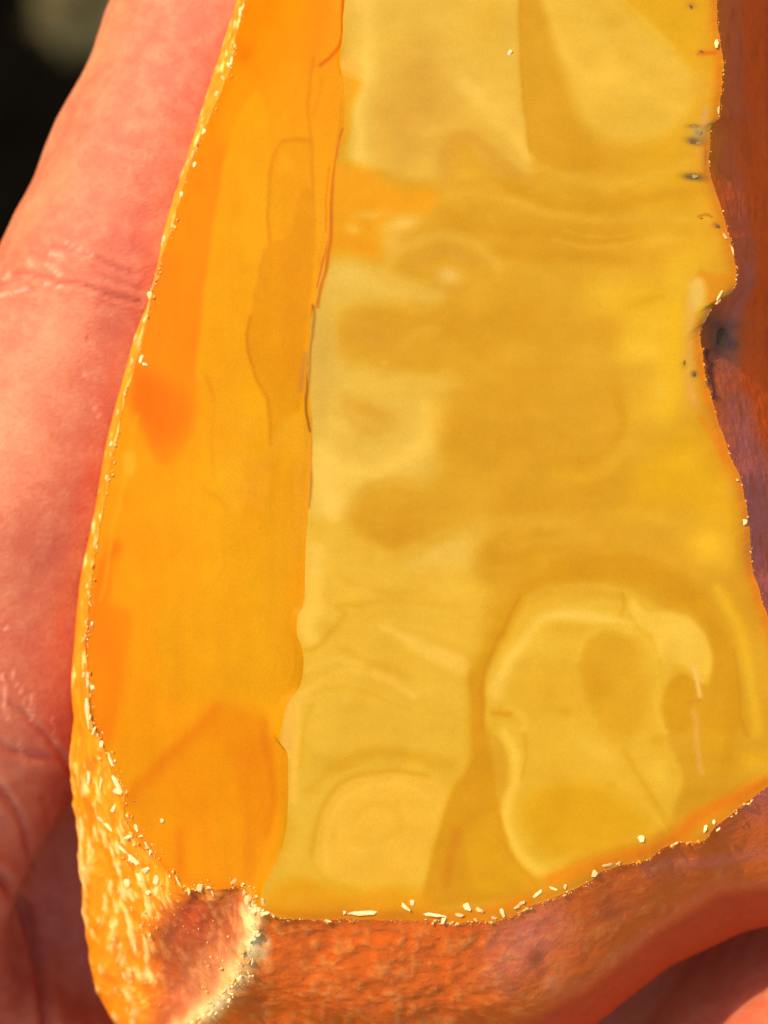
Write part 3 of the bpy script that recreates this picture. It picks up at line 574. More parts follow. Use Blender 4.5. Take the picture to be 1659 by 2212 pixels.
q_main = to_px(g_main); q_facet = to_px(g_facet)
qw = warp(q_main, 7, 70, 51)
col_m = np.tile(np.array([229, 165, 28], float), (len(q_main), 1))
col_m += (fbm(q_main / [190, 120], 4, 61)[:, None]) * np.array([10, 14, 14])
col_m = paint(qw, col_m, main_layers)
col_m += fbm(q_main / [70, 40], 4, 63)[:, None] * np.array([5, 7, 8]) + fbm(np.stack([q_main[:, 0] + .3 * q_main[:, 1], q_main[:, 1]], 1) / [160, 14], 3, 64)[:, None] * np.array([1.2, 1.8, 2])
qf = warp(q_facet, 6, 60, 71)
col_f = np.tile(np.array([250, 155, 0], float), (len(q_facet), 1))
col_f = paint(qf, col_f, facet_layers)
col_f += fbm(qf / [30, 170], 5, 73, .6)[:, None] * np.array([3, 5, 1]) + fbm(qf / [70, 150], 4, 75)[:, None] * np.array([3, 9, 2])
rw = (np.maximum(_b, _r).ravel() ** .7) * np.clip(.75 + .9 * fbm(q_main / 26, 4, 66), 0, 1)
col_m = col_m * (1 - rw[:, None]) + np.array([252, 146, 10.]) * rw[:, None]
mean_ = np.array([236, 176, 44.])
col_m = mean_ + (col_m - mean_) * np.array([1.1, 1.06, 1.18])
col_m = lin(np.clip(col_m, 0, 255)) * [.985, .94, .74]; col_f = lin(np.clip(col_f, 0, 255))

# ------------------------------------------------------------------ the amber
amber = bpy.data.objects.new('amber_stone', None)
sc.collection.objects.link(amber)
amber.location = (0, 0, 0)
tag(amber, 'rough amber stone with orange rind and a polished milky yellow window, held in the hand', 'amber')
mesh_obj('polished_face', g_main, grid_faces(NV, NUM), M_face, amber, color=col_m)['label'] = 'pale yellow polished window with milky swirls'
mesh_obj('side_facet', g_facet, grid_faces(NV, NUF), M_facet, amber, color=col_f)['label'] = 'deep orange ground facet along the left edge'

# rind: rings of points from the polished edges over the sides to the back
ring0 = np.concatenate([c_left[:-1], c_fbot[:-1], c_bot[:-1], c_right[::-1][:-1], c_mtop[::-1][:-1], c_ftop[::-1][:-1]])
ring0 = ring0[::2]
p0 = to_px(ring0)
ST = [ # inner (px), r1 (px,z), r2 (px,z), r3 (px,z)
 ((720, -450), (708, -468, -.95), (704, -476, -1.25), (830, -300, -2.0)),
 ((528, 0), (523, -3, -.74), (522, -3, -.90), (690, 0, -1.9)),
 ((376, 480), (371, 478, -.78), (370, 478, -.95), (570, 480, -2.0)),
 ((260, 900), (254, 899, -.80), (253, 899, -1.0), (490, 900, -2.1)),
 ((196, 1260), (188, 1259, -.80), (186, 1259, -1.05), (440, 1260, -2.2)),
 ((190, 1470), (172, 1470, -.82), (166, 1478, -1.1), (430, 1470, -2.3)),
 ((230, 1625), (186, 1640, -.82), (164, 1640, -1.2), (430, 1600, -2.3)),
 ((270, 1715), (205, 1760, -.85), (168, 1760, -1.25), (430, 1700, -2.3)),
 ((306, 1825), (240, 1890, -.88), (180, 1900, -1.3), (460, 1800, -2.4)),
 ((385, 1915), (300, 2010, -.86), (192, 2020, -1.4), (490, 1880, -2.4)),
 ((440, 1916), (330, 2090, -.96), (207, 2110, -1.5), (520, 1920, -2.4)),
 ((520, 1915), (400, 2130, -.84), (226, 2172, -1.6), (560, 1960, -2.4)),
 ((548, 1950), (440, 2155, -.64), (262, 2232, -1.65), (580, 1980, -2.4)),
 ((567, 1975), (474, 2165, -.42), (345, 2300, -1.5), (610, 2000, -2.4)),
 ((610, 1984), (560, 2170, -.50), (480, 2340, -1.5), (660, 2000, -2.4)),
 ((700, 1990), (690, 2180, -.45), (660, 2350, -1.5), (740, 2000, -2.4)),
 ((829, 1990), (830, 2190, -.44), (830, 2350, -1.5), (860, 2000, -2.4)),
 ((1000, 1994), (990, 2180, -.46), (1000, 2330, -1.5), (960, 2000, -2.4)),
 ((1070, 1992), (1072, 2190, -.50), (1120, 2310, -1.4), (1040, 1980, -2.4)),
 ((1110, 1980), (1150, 2185, -.52), (1220, 2262, -1.35), (1100, 1960, -2.4)),
 ((1200, 1940), (1280, 2112, -.54), (1350, 2152, -1.35), (1150, 1940, -2.4)),
 ((1345, 1870), (1410, 2004, -.60), (1462, 2074, -1.35), (1230, 1880, -2.3)),
 ((1525, 1812), (1550, 1918, -.60), (1600, 2010, -1.35), (1330, 1800, -2.3)),
 ((1659, 1700), (1690, 1896, -.60), (1740, 1975, -1.35), (1440, 1700, -2.3)),
 ((1720, 1655), (1790, 1750, -.80), (1840, 1800, -1.4), (1500, 1600, -2.3)),
 ((1670, 1362), (1770, 1370, -.78), (1830, 1380, -1.4), (1500, 1350, -2.3)),
 ((1609, 1067), (1705, 1067, -.78), (1790, 1067, -1.4), (1480, 1067, -2.3)),
 ((1518, 740), (1640, 740, -.78), (1750, 740, -1.4), (1440, 740, -2.3)),
 ((1590, 600), (1672, 600, -.78), (1760, 600, -1.4), (1440, 600, -2.3)),
 ((1534, 310), (1645, 300, -.78), (1750, 300, -1.4), (1420, 300, -2.3)),
 ((1549, 0), (1645, 0, -.78), (1740, 0, -1.4), (1400, 0, -2.3)),
 ((1480, -450), (1550, -520, -.9), (1600, -560, -1.4), (1300, -350, -2.2)),
 ((1100, -450), (1100, -540, -.8), (1100, -580, -1.3), (1100, -350, -2.1)),
 ((800, -450), (790, -520, -.8), (785, -545, -1.3), (860, -330, -2.05)),
]
idx = [int(np.argmin(((p0 - np.array(s[0])) ** 2).sum(1))) for s in ST]
N = len(ring0)
rings = [ring0]
for r in (1, 2, 3):
    tgt = np.array([P(*s[r]) for s in ST])
    order = np.argsort(idx)
    xi = np.array(idx, float)[order]; tg = tgt[order]
    xi = np.r_[xi[-1] - N, xi, xi[0] + N]; tg = np.concatenate([tg[-1:], tg, tg[:1]])
    ring = np.stack([np.interp(np.arange(N), xi, tg[:, k]) for k in range(3)], 1)
    w = {1: 9, 2: 17, 3: 31}[r]
    ker = np.hanning(w + 2)[1:-1]; ker /= ker.sum()
    pad = np.concatenate([ring[-w:], ring, ring[:w]])
    ring = np.stack([np.convolve(pad[:, k], ker, 'same')[w:-w] for k in range(3)], 1)
    rings.append(ring)
ctr = np.tile(np.array([[P(950, 900, -2.6)[0], P(950, 900, -2.6)[1], -2.6]]), (N, 1))
rings.append(rings[3] * .25 + ctr * .75 - [0, 0, .03])
# interpolate across the rings
segs = [64, 26, 12, 8]
rows, vv = [], []
K_ = [rings[0]] + rings + [rings[-1]]
for s_i, n in enumerate(segs):
    a, b, c, d = K_[s_i], K_[s_i + 1], K_[s_i + 2], K_[min(s_i + 3, len(K_) - 1)]
    if s_i == 0: a = b - (c - b)
    for k in range(n):
        t = k / n
        tens = .35
        m1 = (c - a) * tens; m2 = (d - b) * tens
        h = (2 * t ** 3 - 3 * t ** 2 + 1) * b + (t ** 3 - 2 * t * t + t) * m1 + (-2 * t ** 3 + 3 * t * t) * c + (t ** 3 - t * t) * m2
        rows.append(h); vv.append(s_i + t)
rows.append(rings[-1]); vv.append(4.0)
NR = len(rows)
g_rind = np.concatenate(rows); vr = np.repeat(np.array(vv), N)

def grid_normals(g, nv, nu):
    a = g.reshape(nv, nu, 3)
    du = np.roll(a, -1, 1) - np.roll(a, 1, 1)
    dv = np.gradient(a, axis=0)
    n = np.cross(du, dv).reshape(-1, 3)
    return n / np.maximum(np.linalg.norm(n, axis=1, keepdims=True), 1e-9)
nr = grid_normals(g_rind, NR, N)
if nr[N * 40:N * 41, 2].mean() < 0: nr = -nr
q_r = to_px(g_rind)
rough = np.clip(vr * 7, 0, 1)
leftish = 1 - sstep(1000, 1250, q_r[:, 0])
fib = np.concatenate([g_rind[:, :1] * 26, g_rind[:, 1:2] * 8, g_rind[:, 2:] * 14], 1)     # fibres run up and down
fibw = fib + 1.1 * np.stack([fbm(g_rind * 5, 3, 84), fbm(g_rind * 5 + 40, 3, 85), 0 * fib[:, 0]], 1)
d1 = fbm(g_rind * 3.0, 4, 81); d3 = fbm(g_rind * 22, 3, 83)
d2 = .55 * fbm(fibw, 5, 82, .6) + .55 * (.32 - np.abs(fbm(fibw * [.45, .5, .5] + 9, 4, 86))) + .25 * fbm(g_rind * 7, 3, 87)
wr_ = sstep(1480, 1620, q_r[:, 0])
leftrim = sstep(1560, 1450, q_r[:, 1]) * sstep(700, 560, q_r[:, 0])
amp = (1 - .88 * leftrim)
disp = rough * amp * (.030 * (1 - .75 * wr_) * (.55 + .45 * leftish) * d1 + (.016 * leftish + .001) * d2 + (.003 + .004 * leftish) * d3)
# a pit beside the dark speck on the right wall
pit = np.exp(-(((q_r[:, 0] - 1556) / 22) ** 2 + ((q_r[:, 1] - 728) / 36) ** 2)) * (vr < 2)
g_rind = g_rind + nr * (disp - .05 * pit)[:, None]
q_r = to_px(g_rind)

rind_layers = [
 ('p', 'k', [(560, 980), (620, 800), (830, 640), (1000, 650), (1180, 600), (1290, 760), (1260, 1000), (1130, 1250), (900, 1500), (700, 1700), (560, 1700), (600, 1300)], 60, (158, 68, 40), .82),  # dark mauve of the shaded hollow beside the ridge, put into the colour
 ('p', 'k', [(900, 1050), (1100, 950), (1200, 1050), (1150, 1200), (1000, 1350), (850, 1500), (780, 1400)], 80, (190, 112, 66), .8),
 ('b', 'k', (850, 800, 120, 160, 0), (190, 66, 20), .7), ('b', 'k', (700, 620, 120, 60, 0), (240, 125, 10), .7),
 ('s', 'k', [(1300, 700), (1270, 850), (1270, 960), (1220, 1100), (1130, 1260), (1030, 1390), (920, 1470), (830, 1560), (730, 1700)], 95, (252, 214, 138), .95),
 ('s', 'k', [(1380, 950), (1340, 1060)], 40, (238, 190, 130), .8),
 ('b', 'l', (250, 500, 200, 150, -40), (226, 118, 90), .7), ('p', 'l', [(100, 420), (300, 330), (440, 260), (560, 420), (450, 620), (250, 700), (60, 760), (40, 600)], 60, (222, 108, 74), .7),  # mauve sky reflection on the lower right crust, painted in
 ('b', 'l', (340, 610, 60, 70, 0), (160, 74, 36), .8), ('b', 'l', (180, 760, 80, 70, 0), (164, 80, 40), .7), ('b', 'l', (430, 740, 110, 80, -30), (248, 130, 80), .7),
 ('s', 'l', [(950, 90), (1100, 60), (1300, 40), (1659, 0)], 60, (224, 104, 72), .7), ('b', 'l', (1390, 110, 26, 60, 0), (236, 130, 80), .5), ('b', 'l', (760, 330, 120, 90, 0), (186, 80, 30), .6),
 ('s', 'l', [(1659, 175), (1350, 205), (1000, 430), (650, 720), (450, 860)], 40, (225, 100, 60), .6),
]
col_r = np.tile(np.array([226, 96, 2], float), (len(g_rind), 1))
wr = sstep(1480, 1620, q_r[:, 0] + 0.0 * q_r[:, 1]) * sstep(1850, 1650, q_r[:, 1])
wl = 1 - sstep(510, 610, q_r[:, 0] + .62 * (q_r[:, 1] - 1980))
col_r = col_r * (1 - wl[:, None]) + np.array([250, 132, 0.]) * wl[:, None]
col_r = col_r * (1 - wr[:, None]) + np.array([244, 88, 18.]) * wr[:, None]
# weathered film on the right wall, mauve sky sheen painted in; honey brown below
film = wr * sstep(.75, .35, vr + .25 * d1) * (.55 + .45 * sstep(480, 760, q_r[:, 1]))
col_r = col_r * (1 - .9 * film[:, None]) + np.array([220, 110, 92.]) * .85 * film[:, None]
col_r = paint(warp(q_r, 14, 50, 91), col_r, rind_layers)
# bleached fibres; dulled in the hollow beside the ridge to keep its painted shade
hol = 1 - .55 * np.exp(-(((q_r[:, 0] - 430) / 85) ** 2 + ((q_r[:, 1] - 2060) / 110) ** 2) ** 2)
fl = sstep(.06, .34, d2 + .22 * d3) * rough * (.95 * leftish * sstep(1560, 1700, q_r[:, 1]) * (.25 + .75 * wl) + .40 * sstep(1600, 1400, q_r[:, 0]) * (1 - wl))
fl *= 1 - .75 * wr
fl *= .35 + .65 * sstep(.62, .25, np.abs(col_r[:, 0] - 250) / 100)
col_r = col_r * (1 - fl[:, None]) + (np.array([252, 196, 112.]) * (wl * hol)[:, None] + np.array([236, 136, 60.]) * (1 - wl * hol)[:, None]) * fl[:, None]
dk = sstep(.15, .4, fbm(fib * .8 + 50, 4, 95)) * .30 * rough
col_r = col_r * (1 - dk[:, None]) + np.array([196, 78, 8.]) * dk[:, None]
# shade under the lower right edge, painted as a darker red brown
under_shade = sstep(1.02, 1.25, vr + .06 * d1) * sstep(1000, 1200, q_r[:, 0])
col_r = col_r * (1 - .75 * under_shade[:, None]) + np.array([186, 50, 8.]) * .75 * under_shade[:, None]
# narrow crumbly rim at the left, pale orange
rim = leftrim * sstep(0, .1, vr + .1) * (vr < 2)
rimc = np.array([253, 130, 14.]) + (24 * fbm(g_rind * 13, 4, 97, .65) + 95 * sstep(.08, .34, fbm(g_rind * [16, 10, 12] + 60, 4, 98, .6)))[:, None] * np.array([0, .75, 1.0])  # orange rim with sparse pale glints painted into its colour
col_r = col_r * (1 - rim[:, None]) + rimc * rim[:, None]
col_r = paint(warp(q_r, 16, 24, 99), col_r, [('b', 'o', (1562, 735, 46, 62, 10), (170, 96, 70), .8), ('b', 'o', (1556, 728, 28, 40, 10), (104, 62, 40), 1.0), ('b', 'o', (1580, 745, 16, 26, 30), (120, 76, 56), .7), ('b', 'o', (1535, 690, 18, 30, 20), (120, 70, 52), .6), ('s', 'o', [(1530, 760), (1535, 820), (1545, 860)], 9, (96, 48, 40), .8)])
col_r = lin(np.clip(col_r, 0, 255))
f_r = grid_faces(NR, N, True)
cap = len(g_rind)
g_rind = np.concatenate([g_rind, [[ctr[0, 0], ctr[0, 1], -2.66]]])
lastrow = (NR - 1) * N
capf = np.array([[lastrow + j, lastrow + (j + 1) % N, cap, cap] for j in range(0)], np.int32).reshape(-1, 4)
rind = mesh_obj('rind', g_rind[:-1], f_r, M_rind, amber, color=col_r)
rind['label'] = 'weathered orange brown crust around the sides'

# ------------------------------------------------------------------ chips and specks on the edges
allp = np.concatenate([q_main, q_facet, q_r[vr < 2.2]])
allz = np.concatenate([g_main[:, 2], g_facet[:, 2], g_rind[:-1][vr < 2.2][:, 2]])
allp, allz = allp[::3], allz[::3]
def zat(px, py):
    d = (allp[:, 0] - px) ** 2 + (allp[:, 1] - py) ** 2
    i = np.argpartition(d, 5)[:5]
    return float(allz[i].max())

def chip_mesh(name, mat, seed):
    r = random.Random(seed)
    bm = bmesh.new()
    for k in range(11):
        a = k * 2.399 + r.uniform(-.5, .5)
        rad = r.uniform(.55, 1.1)
        bm.verts.new((rad * math.cos(a), rad * math.sin(a), r.uniform(-.8, .9) * (1.2 - rad * .6)))
    bmesh.ops.convex_hull(bm, input=bm.verts[:])
    bmesh.ops.delete(bm, geom=[v for v in bm.verts if not v.link_faces], context='VERTS')
    bmesh.ops.recalc_face_normals(bm, faces=bm.faces[:])
    me = bpy.data.meshes.new(name)
    bm.to_mesh(me); bm.free(); me.materials.append(mat)
    return me
chips_w = [chip_mesh('rim_chip', M_chip, i) for i in range(5)]
chips_o = [chip_mesh('rim_chip', M_chip2, 20 + i) for i in range(4)]
specks_d = [chip_mesh('dark_speck', M_speck, 40 + i) for i in range(3)]
specks_g = [chip_mesh('grey_speck', M_greyspeck, 50 + i) for i in range(3)]
nchip = 0
def chip(name, meshes, f, x, y, lx, ly, rot, lift_=.1, flat=.6):
    """a chip at measured point (x, y): half lengths lx, ly in the frame's pixels, rot degrees clockwise from horizontal"""
    global nchip
    s = F[f][2]
    px, py = fr(f, [(x, y)])[0]
    z = zat(px, py)
    a, b = lx * s * K, ly * s * K
    h = min(a, b) * flat
    o = bpy.data.objects.new(name, meshes[nchip % len(meshes)])
    sc.collection.objects.link(o); o.parent = amber
    o.location = Vector(P(px, py, z + h * lift_)) * S
    o.rotation_euler = (random.uniform(-.25, .25), random.uniform(-.25, .25), -math.radians(rot))
    o.scale = (a * S, b * S, h * S)
    nchip += 1
    return o

for x, y, lx, ly, r in [(165, 940, 60, 14, 68), (205, 1080, 95, 26, 66), (215, 1150, 55, 26, 10), (105, 840, 16, 26, 0), (92, 930, 20, 14, 30), (280, 1440, 36, 12, -28), (180, 1260, 40, 16, -60),
                        (150, 1380, 60, 16, 40), (100, 1330, 40, 14, 40), (240, 1520, 50, 13, 42), (310, 1590, 55, 17, 40), (390, 1655, 42, 22, -30), (345, 1700, 36, 14, 60), (460, 1720, 24, 36, 10), (405, 1800, 24, 20, -20), (270, 1740, 24, 30, 0),
                        (600, 1725, 60, 9, 62), (670, 1790, 16, 32, 0), (745, 1770, 26, 34, 0), (820, 1800, 8, 34, -20), (960, 1730, 40, 15, -50), (1030, 1800, 20, 26, 30), (1050, 1850, 20, 40, 0),
                        (15, 420, 12, 60, 0), (45, 470, 20, 22, 0), (15, 640, 16, 120, 0), (20, 1050, 14, 60, 0), (100, 1080, 8, 90, 6)]:
    chip('rim_chip', chips_o if (lx + ly < 42 or x > 500) else chips_w, 'f', x, y, lx, ly, r)
for x, y, lx, ly, r in [(38, 1990, 17, 38, 0), (48, 2062, 42, 17, -8), (630, 2062, 110, 17, -3), (520, 2058, 14, 18, 0), (870, 2020, 55, 16, 38), (920, 2000, 20, 24, 0), (1030, 2068, 95, 16, 8), (1108, 2090, 18, 48, 24), (1195, 2070, 44, 15, 10), (1240, 2025, 36, 30, 45), (1310, 2040, 46, 18, 30), (1400, 2090, 26, 14, 15), (1452, 2060, 15, 36, -15), (1540, 2022, 46, 15, -42), (420, 2108, 30, 9, 10)]:
    chip('rim_chip', chips_o if random.random() < .45 else chips_w, 'c', x, y, lx * .85, ly * .85, r)
for x, y, lx, ly, r in [(415, 1878, 42, 12, -40), (330, 1925, 30, 13, -25), (500, 1850, 32, 8, 20), (565, 1838, 12, 20, 0), (720, 1768, 22, 32, 25), (790, 1722, 52, 12, -12), (850, 1712, 26, 10, -35), (975, 1580, 24, 24, 0), (1320, 1520, 14, 34, 10), (1365, 1490, 12, 26, -20), (1390, 1530, 20, 8, -40), (1160, 1605, 20, 8, -20)]:
    chip('rim_chip', chips_w if random.random() < .5 else chips_o, 'd', x, y, lx * .85, ly * .85, r)
# crumbs along the left rim
for i in range(34):
    t = (i + random.random()) / 34
    k = int((.14 + .80 * t) * (NV - 1))
    x, y = left[k]
    chip('rim_chip', chips_w if random.random() < .33 else chips_o, 'o', x - random.uniform(0, 9), y, random.uniform(3, 6), random.uniform(4, 13), random.uniform(-5, 35) - 8, .1)
for x, y, lx, ly in [(501, 128, 5, 13), (495, 140, 7, 5), (440, 283, 6, 9), (300, 741, 7, 6), (305, 775, 5, 11), (312, 786, 8, 4), (420, 355, 4, 7)]:
    chip('rim_chip', chips_w, 'o', x, y, lx, ly, 15, .4)
# bleached chips on the ridge and the crust at the lower left
for i in range(60):
    x, y = random.uniform(190, 1250), random.uniform(60, 1480)
    t = random.random()
    if i < 26:
        rp = smooth_poly([(1330, 740), (1300, 850), (1310, 960), (1270, 1100), (1180, 1270), (1080, 1400), (960, 1480), (880, 1560)], False, 8)
        x, y = rp[int(t * (len(rp) - 1))] + [random.uniform(-75, 10), random.uniform(-30, 20)]
        chip('rim_chip', chips_w, 'k', x, y, random.uniform(7, 34), random.uniform(6, 20), random.uniform(-80, -30), .0)
    elif x + .62 * y > 480 and x + .2 * y < 720 and x > 150 + y * .14 and y > 600 - x * .9:
        chip('rim_chip', chips_w if random.random() < .5 else chips_o, 'k', x, y, random.uniform(7, 16), random.uniform(16, 50), random.uniform(-25, 20), .0)
for x, y, lx, ly, r in [(262, 250, 80, 50, 0), (230, 195, 55, 16, 0), (270, 330, 50, 20, -15)]:
    chip('grey_speck', specks_g, 'm', x, y, lx * .55, ly * .7, r, -.2, .3)
chip('grey_speck', specks_g, 'm', 235, 600, 40, 20, 3, -.2, .3)
chip('dark_speck', specks_d, 'm', 215, 325, 34, 26, 40, -.2, .3)
chip('dark_speck', specks_d, 'm', 190, 600, 26, 22, 0, -.2, .3)
for f, x, y, lx, ly, r in [('m', 412, 1000, 28, 24, 0), ('a', 1495, 26, 14, 9, 20), ('m', 300, 940, 36, 8, -10), ('n', 230, 265, 22, 26, 0), ('n', 150, 170, 14, 24, 0), ('a', 1540, 205, 26, 6, 20), ('n', 330, 330, 12, 60, -15)]:
    chip('dark_speck', specks_d, f, x, y, lx, ly, r, -.3, .4)
o = chip('dark_speck', specks_d, 'o', 1556, 730, 15, 26, 8, -.2)
for x, y, lx, ly, r in [(440, 1560, 14, 60, 25), (420, 1620, 40, 12, -40), (480, 1080, 40, 12, 55), (540, 1190, 12, 50, -12), (430, 60, 10, 40, 0)]:
    chip('rim_chip', chips_o, 'm', x, y, lx, ly, r, .1)
chip('rim_chip', chips_w, 'n', 640, 1460, 22, 30, 0, .2)
chip('rim_chip', chips_o, 'n', 580, 1120, 22, 12, 30, .2)
chip('rim_chip', chips_w, 'a', 788, 205, 14, 8, -60, .2)
chip('rim_chip', chips_w, 'a', 1590, 165, 10, 26, 0, .2)

# crumbs: the ragged powdery edge that joins the polished faces to the rind, far too many to count
def crumb_template(seed):
    r = random.Random(seed)
    bm = bmesh.new()
    for k in range(8):
        a = k * 2.399 + r.uniform(-.6, .6); rad = r.uniform(.4, 1.15)
        bm.verts.new((rad * math.cos(a), rad * math.sin(a), r.uniform(-.7, .8)))
    bmesh.ops.convex_hull(bm, input=bm.verts[:])
    bmesh.ops.delete(bm, geom=[v for v in bm.verts if not v.link_faces], context='VERTS')
    bmesh.ops.recalc_face_normals(bm, faces=bm.faces[:])
    bm.verts.index_update()
    out = np.array([v.co[:] for v in bm.verts]), np.array([[v.index for v in f.verts] for f in bm.faces])
    bm.free()
    return out
TPL = [crumb_template(200 + i) for i in range(7)]
spots = []
def strew(pl, n, spread_in, spread_out, smax, pale, seed):
    """n crumbs along a polyline of pixels, clustered by noise; spread in px to either side"""
    d = np.r_[0, np.cumsum(np.hypot(*np.diff(pl, axis=0).T))]
    k = 0
    while k < n:
        t = random.random() * d[-1]
        c = float(vnoise(np.array([[t / 38, seed * 3.1]]), seed)[0]) * .5 + float(vnoise(np.array([[t / 12, seed * 5.7]]), seed)[0]) * .5
        if random.random() > .5 + .9 * c: continue
        x = np.interp(t, d, pl[:, 0]); y = np.interp(t, d, pl[:, 1])
        dx = np.interp(t + 4, d, pl[:, 0]) - np.interp(t - 4, d, pl[:, 0]); dy = np.interp(t + 4, d, pl[:, 1]) - np.interp(t - 4, d, pl[:, 1])
        l = math.hypot(dx, dy) + 1e-6
        o = random.triangular(-spread_in, spread_out, 0)
        sz = min(smax, .9 * random.paretovariate(1.5))
        spots.append((x - dy / l * o, y + dx / l * o, sz, math.atan2(dy, dx), min(1, max(0, pale + .55 * c + random.uniform(-.35, .3)))))
        k += 1
strew(left[110:], 900, 9, 3, 7, .45, 1)
strew(left[int(NV * .80):], 130, 16, 5, 9, .7, 2)
strew(fbot, 330, 22, 6, 9, .6, 3)
strew(bot, 420, 5, 6, 8, .6, 4)
strew(bot[int(NUM * .32):int(NUM * .62)], 90, 8, 8, 9, .7, 5)
strew(right[140:], 300, 4, 3, 5, .25, 6)
rp = smooth_poly(fr('k', [(1330, 740), (1290, 850), (1290, 960), (1250, 1100), (1150, 1270), (1050, 1400), (930, 1480), (840, 1560)]), False, 6)
strew(rp, 300, 24, 24, 8, .8, 7)
strew(resample([(265, 1790), (300, 1850), (330, 1930), (300, 2010), (270, 2100), (300, 2190)], 80), 260, 70, 60, 7, .6, 8)
strew(resample([(400, 1950), (440, 2010), (470, 2080), (430, 2150)], 60), 70, 60, 50, 6, .75, 9)
cv, cf, cc, base = [], [], [], 0
for x, y, sz, ang, pale in spots:
    tv, tf = TPL[random.randrange(len(TPL))]
    st = random.uniform(1.0, 2.4)
    a = ang + random.uniform(-.9, .9)
    q = tv * np.array([sz * st, sz, sz * .55]) * K * .55
    ca, sa = math.cos(-a), math.sin(-a)
    q = np.stack([q[:, 0] * ca - q[:, 1] * sa, q[:, 0] * sa + q[:, 1] * ca, q[:, 2]], 1)
    cv.append(q + P(x, y, zat(x, y) + sz * K * .06)); cf.append(tf + base); base += len(tv)
    c0 = np.array([250, 134, 14.]) * (1 - pale) + np.array([255, 214, 132.]) * pale
    cc.append(np.tile(c0, (len(tv), 1)))
crumbs = mesh_obj('rim_crumbs', np.concatenate(cv), np.concatenate(cf), M_rind, amber, smooth=False, color=lin(np.concatenate(cc)))
crumbs['kind'] = 'stuff'

# ------------------------------------------------------------------ the hand: one continuous surface from a blended distance field
def px3(x, y, z, r): return (*P(x, y, z), r)
BONES = [   # chains of (x, y, z, radius) in cm
 # finger lying along the left edge of the stone
 [px3(655, -330, -1.95, .70), px3(492, 114, -1.72, .80), px3(372, 400, -1.68, .82), px3(288, 620, -1.66, .86), px3(196, 820, -1.72, .90), px3(80, 1080, -1.74, .97), px3(-5, 1400, -1.87, .97), px3(-260, 1760, -2.0, 1.0), px3(-430, 2300, -2.2, 1.15)],
 [px3(60, 1300, -2.95, .9), px3(110, 1760, -3.45, 1.05), px3(200, 2300, -4.4, 1.3)],
 # the other fingers pass behind the stone
 [(0.9, 6.2, -3.6, .78), (0.5, 3.2, -3.55, .86), (.1, .8, -3.75, .92), (-.2, -2.2, -3.9, 1.15)],
 [(2.6, 5.6, -3.9, .76), (2.3, 3.0, -3.75, .84), (1.8, .6, -3.85, .90), (1.3, -2.4, -4.0, 1.15)],
 [(4.2, 4.0, -3.9, .66), (3.9, 2.0, -3.75, .74), (3.4, .0, -3.85, .82), (2.6, -2.8, -4.0, 1.2)],
 # thumb and the ball of the thumb
 [(-6.9, .9, -2.2, .72), (-5.9, -.9, -2.2, .84), (-4.6, -2.5, -2.45, .98), (-3.35, -3.95, -2.75, 1.25), (-1.6, -5.8, -3.4, 1.6)],
 # heel of the hand at the lower right
 [(3.9, -2.4, -3.7, 1.25), (3.25, -4.15, -2.25, 1.5), (1.9, -6.2, -3.2, 1.7)],
 [(-.2, -2.2, -4.1, 1.2), (.6, -6.0, -3.9, 1.7), (.6, -9.5, -4.1, 1.9)],
 [(1.3, -2.4, -4.2, 1.2), (1.6, -6.0, -3.9, 1.7), (1.4, -9.5, -4.1, 1.9)],
]
def hand_sdf(p):
    k = .28
    acc = None
    for ch in BONES:
        dch = None
        for (a, b) in zip(ch[:-1], ch[1:]):
            A, B = np.array(a[:3]), np.array(b[:3])
            ab = B - A
            t = np.clip(((p - A) @ ab) / (ab @ ab), 0, 1)
            d = np.linalg.norm(p - A - t[:, None] * ab, axis=1) - (a[3] + (b[3] - a[3]) * t)
            if dch is None: dch = d
            else:
                h = np.clip(.5 + .5 * (d - dch) / .12, 0, 1)
                dch = d * (1 - h) + dch * h - .12 * h * (1 - h)
        if acc is None: acc = dch
        else:
            h = np.clip(.5 + .5 * (dch - acc) / k, 0, 1)
            acc = dch * (1 - h) + acc * h - k * h * (1 - h)
    return acc

